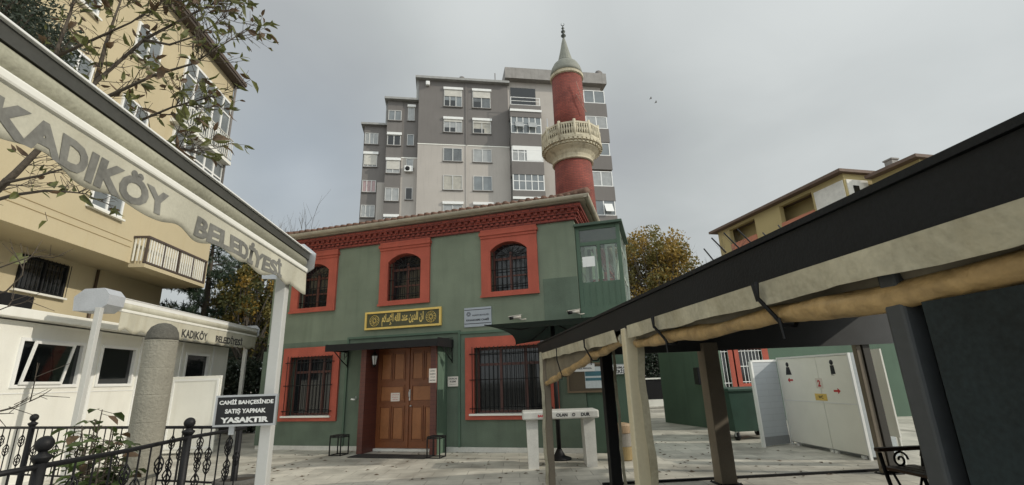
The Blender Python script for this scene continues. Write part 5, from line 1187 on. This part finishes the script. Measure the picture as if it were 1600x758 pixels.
obj('rim', MB().lathe([(.168, .50), (.174, .51), (.172, .64), (.15, .67), (.05, .69)], tuple(bn), 22, False), M('tan bin rim', (0.36, 0.25, 0.15), .6), b_)
# toilet cabins, screen
tc_ = thing('toilet_cabin', 'white panelled toilet cabin with red number and arrows beyond the pergola', 'toilet cabin', LF, (7.6, 9.9, 0))
cx_ = 7.0; D0, D1, CH = Lq(1345, 640, cx_)[0], Lq(1226, 630, cx_)[0], 1.87
sid = brickmat('white siding', (0.86, 0.85, 0.78), (0.85, 0.84, 0.77), (0.70, 0.69, 0.64), 20, .13, .5, .004, .2, (R_(90), 0, R_(90)), var=.05)
obj('wall', MB().box(cx_+.03, cx_+.10, D0, D1, .05, CH).box(cx_+.1, cx_+.55, D0, D0+.06, .05, CH).box(cx_+.1, cx_+.55, D1-.06, D1, .05, CH).box(cx_+.49, cx_+.55, D0+.06, D1-.06, .05, CH), M('cabin side panel', (0.42, 0.45, 0.46), .5, .08), tc_)
Dm = Lq(1290, 640, cx_)[0]
for a, b in ((D0+.04, Dm-.006), (Dm+.006, D1-.04)):
    dr = obj('door', MB().bbox(cx_-.012, cx_+.029, a, b, .07, CH-.04, .006), sid, tc_)
fr_ = MB()
for y in (D0, D1-.035): fr_.box(cx_-.02, cx_+.03, y, y+.035, 0, CH)
fr_.box(cx_-.02, cx_+.03, D0+.035, D1-.035, CH-.035, CH).box(cx_-.018, cx_-.0125, D0+.04, D1-.04, .93, .95)
for y in (D0+.2, Dm-.06, Dm+.06, D1-.2): fr_.box(cx_+.0, cx_+.05, y-.04, y+.04, 0, .05)
obj('frame', fr_, whitepl, tc_)
def onC(px_, py_): d, z = Lq(px_, py_, cx_-.014); return d, z
d, z = onC(1280, 599); obj('number_plate', MB().box(cx_-.016, cx_-.0125, d-.10, d+.10, z-.10, z+.10), paper, tc_)
text('2', .1, (cx_-.018, d, z), (0, -1, 0), (0, 0, 1), redink, tc_, offset=.004, height=.13)
d, z = onC(1283, 620.5); obj('wc_plate', MB().box(cx_-.018, cx_-.0125, d-.17, d+.17, z-.065, z+.065), gold, tc_); text('WC', .1, (cx_-.02, d, z), (0, -1, 0), (0, 0, 1), ink, tc_, offset=.002, height=.06)
def arrow(px_, py_, s):
    d, z = onC(px_, py_); q = MB(); x = cx_-.016
    pl = [(-.09, -.018), (.02, -.018), (.02, -.055), (.09, 0), (.02, .055), (.02, .018), (-.09, .018)]
    q.add([(x, d+s*a, z+b) for a, b in pl]+[(x+.003, d+s*a, z+b) for a, b in pl], [(0, 1, 5, 6), (2, 3, 4), (13, 12, 8, 7), (11, 10, 9)]); obj('arrow', q, redink, tc_)
arrow(1235, 594, 1); arrow(1308, 611, -1)
def figure(px_, py_, wide):
    d, z = onC(px_, py_); q = MB(); x = cx_-.016
    q.tube([(x, d, z+.10), (x+.003, d, z+.10)], .05, 14)
    pl = [(-.05, .045), (.05, .045), (.10 if wide else .06, -.12), (-.10 if wide else -.06, -.12)]; q.add([(x, d+a, z+b) for a, b in pl]+[(x+.003, d+a, z+b) for a, b in pl], [(0, 1, 2, 3), (7, 6, 5, 4)]); obj('pictogram', q, ink, tc_)
figure(1231, 577, True); figure(1300, 574.5, False)
d, z = onC(1301, 585.5); text('WC', .1, (cx_-.016, d, z), (0, -1, 0), (0, 0, 1), ink, tc_, offset=.001, height=.035)
sl = gz(1194, 699); sr = Vector(LF(cx_-.03, D1-.02, 0))
SFr = Fr((sl.x, sl.y, 0), math.atan2(sr.y-sl.y, sr.x-sl.x)); SW = (Vector((sr.x, sr.y, 0))-Vector((sl.x, sl.y, 0))).length
sc_ = thing('privacy_screen', 'pale blue grey panel screen beside the green dumpster', 'screen', SFr, (SW/2, 0, 0))
obj('panel', MB().box(.05, SW-.02, 0, .05, .20, 1.78), brickmat('blue grey siding', (0.42, 0.45, 0.48), (0.41, 0.44, 0.47), (0.33, 0.35, 0.38), 20, .13, .5, .004, .2, (R_(90), 0, 0), var=.06), sc_)
obj('frame', MB().box(0, .05, -.01, .06, 0, 1.80).box(.05, SW-.02, -.012, .062, 1.782, 1.83), whitepl, sc_)
obj('kick_board', MB().box(.05, SW-.02, -.008, .058, .02, .199), M('grey kick board', (0.22, 0.23, 0.24), .6), sc_)
wbx = 7.05
wb_ = thing('white_board', 'tall white board seen between the two dark posts at right', 'board', LF, (wbx, 7.9, 0))
da, db = Lq(1389, 610, wbx)[0], Lq(1363, 610, wbx)[0]
obj('panel', MB().box(wbx, wbx+.03, da, db, .45, 1.9), white, wb_); obj('leg', MB().box(wbx, wbx+.03, da+.02, da+.07, 0, .449).box(wbx, wbx+.03, db-.07, db-.02, 0, .449), white, wb_)
# dumpster
dpf = Fr((5.15, 12.15, 0), R_(8)); du = thing('green_dumpster', 'dark green wheeled dumpster behind the pale screen', 'dumpster', dpf, (.6, .5, 0))
obj('body', MB().hexa([(.08, .06, .20), (1.22, .06, .20), (1.22, .9, .20), (.08, .9, .20)], [(0, 0, 1.12), (1.3, 0, 1.12), (1.3, 1.0, 1.12), (0, 1.0, 1.12)]), M('dumpster green', (0.02, 0.055, 0.038), .5, .2, 4), du)
obj('lid', MB().bbox(-.03, 1.33, -.04, 1.04, 1.121, 1.20, .02), MATS['dumpster green'], du)
for xw, yw in ((.14, .12), (1.15, .12), (.14, .85), (1.15, .85)):
    w_ = MB().tube([(xw-.03, yw, .09), (xw+.03, yw, .09)], .09, 14); wo_ = obj('wheel', w_, black, du); obj('fork', MB().box(xw-.045, xw-.033, yw-.03, yw+.03, .09, .2).box(xw+.033, xw+.045, yw-.03, yw+.03, .09, .2), silver, wo_)
# green annex behind
ax = thing('green_annex', 'low green annex with red framed barred openings behind the dumpster', 'annex', WORLD, (7.5, 18, 0))
a0 = Vector((5.04, 17.27, 0)); a1 = Vector((5.86, 14.5, 0)); th_ = Vector((1, 0, 0))
obj('side_wall', MB().hexa([a1, a1+Vector((.25, .08, 0)), a0+Vector((.3, .08, 0)), a0], [v+Vector((0, 0, 3.4)) for v in (a1, a1+Vector((.25, .08, 0)), a0+Vector((.3, .08, 0)), a0)]), green_dk, ax)
fx0 = 6.3; FY = 16.6
ops = [(6.75, 7.2, .15, 2.3), (7.55, 8.35, 1.2, 2.3)]
xs_ = sorted({fx0, 15, *[o_[0] for o_ in ops], *[o_[1] for o_ in ops]}); zs_ = sorted({0, 3.4, .15, 1.2, 2.3})
obj('wall', MB().holed(xs_, zs_, lambda x, z: any(a < x < b and c < z < d for a, b, c, d in ops), FY, FY+.25), green_dk, ax)
obj('room', MB().box(fx0, 15, FY+.7, FY+.75, 0, 3.4), darkroom, ax)
for a, b, c, d in ops:
    w_ = obj('window', MB().holed([a-.2, a, b, b+.2], [max(0, c-.12), c, d, d+.2], lambda x, z: a < x < b and c < z < d, FY-.06, FY-.002), red, ax)
    g = MB(); nb = max(4, int((b-a)/.11))
    for k in range(nb+1): g.tube([(a+(b-a)*k/nb, FY-.03, c), (a+(b-a)*k/nb, FY-.03, d)], .012, 5)
    for z in (c+.05, (c+d)/2, d-.05): g.tube([(a, FY-.03, z), (b, FY-.03, z)], .014, 5)
    obj('grille', g, whitepl, w_)
    obj('pane', MB().box(a, b, FY+.1, FY+.11, c, d), darkglass, w_)
vb = MB().bbox(5.62, 5.85, 14.75, 15.1, 1.25, 1.75, .02); vb.v = [(v[0]-.2, v[1], v[2]) for v in vb.v]; obj('vent_box', vb, black, ax)
# gate, boundary walls
gt_ = thing('black_gate', 'low black panel gate with white rails beyond the green annex', 'gate', WORLD, (5.8, 24, 0))
ga_, gb_ = atY(985, 640, 24).x, atY(1045, 640, 24).x
obj('panel', MB().box(ga_-.5, gb_+1, 24, 24.05, .45, 1.35), black, gt_); obj('rail', MB().box(ga_-.5, gb_+1, 23.95, 24.1, .1, .42).box(ga_-.5, gb_+1, 23.96, 24.08, 1.352, 1.42).box(gb_-.1, gb_, 23.9, 23.98, 1.42, 2.6), white, gt_)
random.seed(9)
hedge('dark hedge beyond the black gate', WORLD, 3.5, 9.5, 25.5, 26.6, 3.6, 26000, (6, 26, 0))
bw = thing('boundary_wall', 'plain grey boundary wall far behind the courtyard', 'wall', WORLD, (0, 34, 0))
obj('wall_face', MB().box(-40, 60, 34, 34.3, 0, 2.6), greyl, bw); obj('coping', MB().box(-40, 60, 33.95, 34.35, 2.601, 2.7), greyd, bw)
# park bench in the pergola
BF = Fr(LF(5.05, 5.0, 0), LF.rz); be = thing('park_bench', 'slatted bench with ornate cast iron arms inside the pergola', 'bench', BF, (0, 0, 0))
for y in (-.75, .75):
    q = MB(); q.tube([(-.28, y, 0), (-.24, y, .25), (-.27, y, .42), (-.29, y, .62)], .022, 8); q.tube([(.25, y, 0), (.2, y, .3), (.22, y, .45), (.32, y, .9)], .022, 8); q.tube([(-.26, y, .40), (.22, y, .42)], .018, 8)
    q.tube([(-.05+.10*(1-k/26)*cos(k*.45), y, .53+.10*(1-k/26)*sin(k*.45)) for k in range(22)], .012, 6); q.tube([(-.20, y, .45), (-.1, y, .2), (.1, y, .18), (.2, y, .4)], .014, 6)
    ir = obj('end_frame', q, silver if False else black, be)
    obj('armrest', MB().bbox(-.33, .27, y-.035, y+.035, .63, .675, .012), M('bench slat wood', (0.09, 0.05, 0.03), .5), be)
obj('seat', MB().box(-.27, -.18, -.8, .8, .435, .465).box(-.16, -.07, -.8, .8, .435, .465).box(-.05, .04, -.8, .8, .435, .465).box(.06, .15, -.8, .8, .435, .465), MATS['bench slat wood'], be)
q = MB()
for z in (.55, .68, .81): q.hexa([(.225+(z-.45)*.22, -.8, z), (.25+(z-.45)*.22, -.8, z), (.25+(z-.45)*.22, .8, z), (.225+(z-.45)*.22, .8, z)], [(.235+(z-.36)*.22, -.8, z+.09), (.26+(z-.36)*.22, -.8, z+.09), (.26+(z-.36)*.22, .8, z+.09), (.235+(z-.36)*.22, .8, z+.09)])
obj('backrest', q, MATS['bench slat wood'], be)
# two birds in the sky
for i, (px_, py_) in enumerate(((1017, 154), (1025, 160))):
    p = atY(px_, py_, 45); t = thing('flying_bird', ('upper of two distant dark birds flying right of the minaret', 'lower of two distant dark birds flying right of the minaret')[i], 'bird', WORLD, tuple(p))
    q = MB().lathe([(.02, -.2), (.07, -.08), (.08, .04), (.04, .16), (.01, .2)], (0, 0, 0), 8); q.v = [(p.x+v[2]*.6, p.y+v[1]*.6, p.z+v[0]*.6) for v in q.v]
    for s in (-1, 1): q.add([(p.x+.06, p.y, p.z), (p.x-.05, p.y, p.z), (p.x-.08, p.y+s*.16, p.z+.1), (p.x-.06, p.y+s*.28, p.z+.03), (p.x+.03, p.y+s*.15, p.z+.1)], [(0, 1, 2, 4), (2, 3, 4)])
    obj('body', q, greyd, t)

# fallen leaves and bits on the paving
random.seed(77); fl_ = MB()
for _ in range(260):
    p = LF(random.uniform(-5, 6.5), random.uniform(7.5, 14), .006)
    a = random.uniform(0, 6.28); L_ = random.uniform(.02, .06); d = Vector((cos(a), sin(a), 0)); n_ = Vector((-sin(a), cos(a), 0))
    fl_.add([p-d*L_, p+n_*L_*.5+Vector((0, 0, .012)), p+d*L_, p-n_*L_*.5+Vector((0, 0, .008))], [(0, 1, 2, 3)])
tag(obj('fallen_leaves', fl_, leaf_b), kind='stuff')
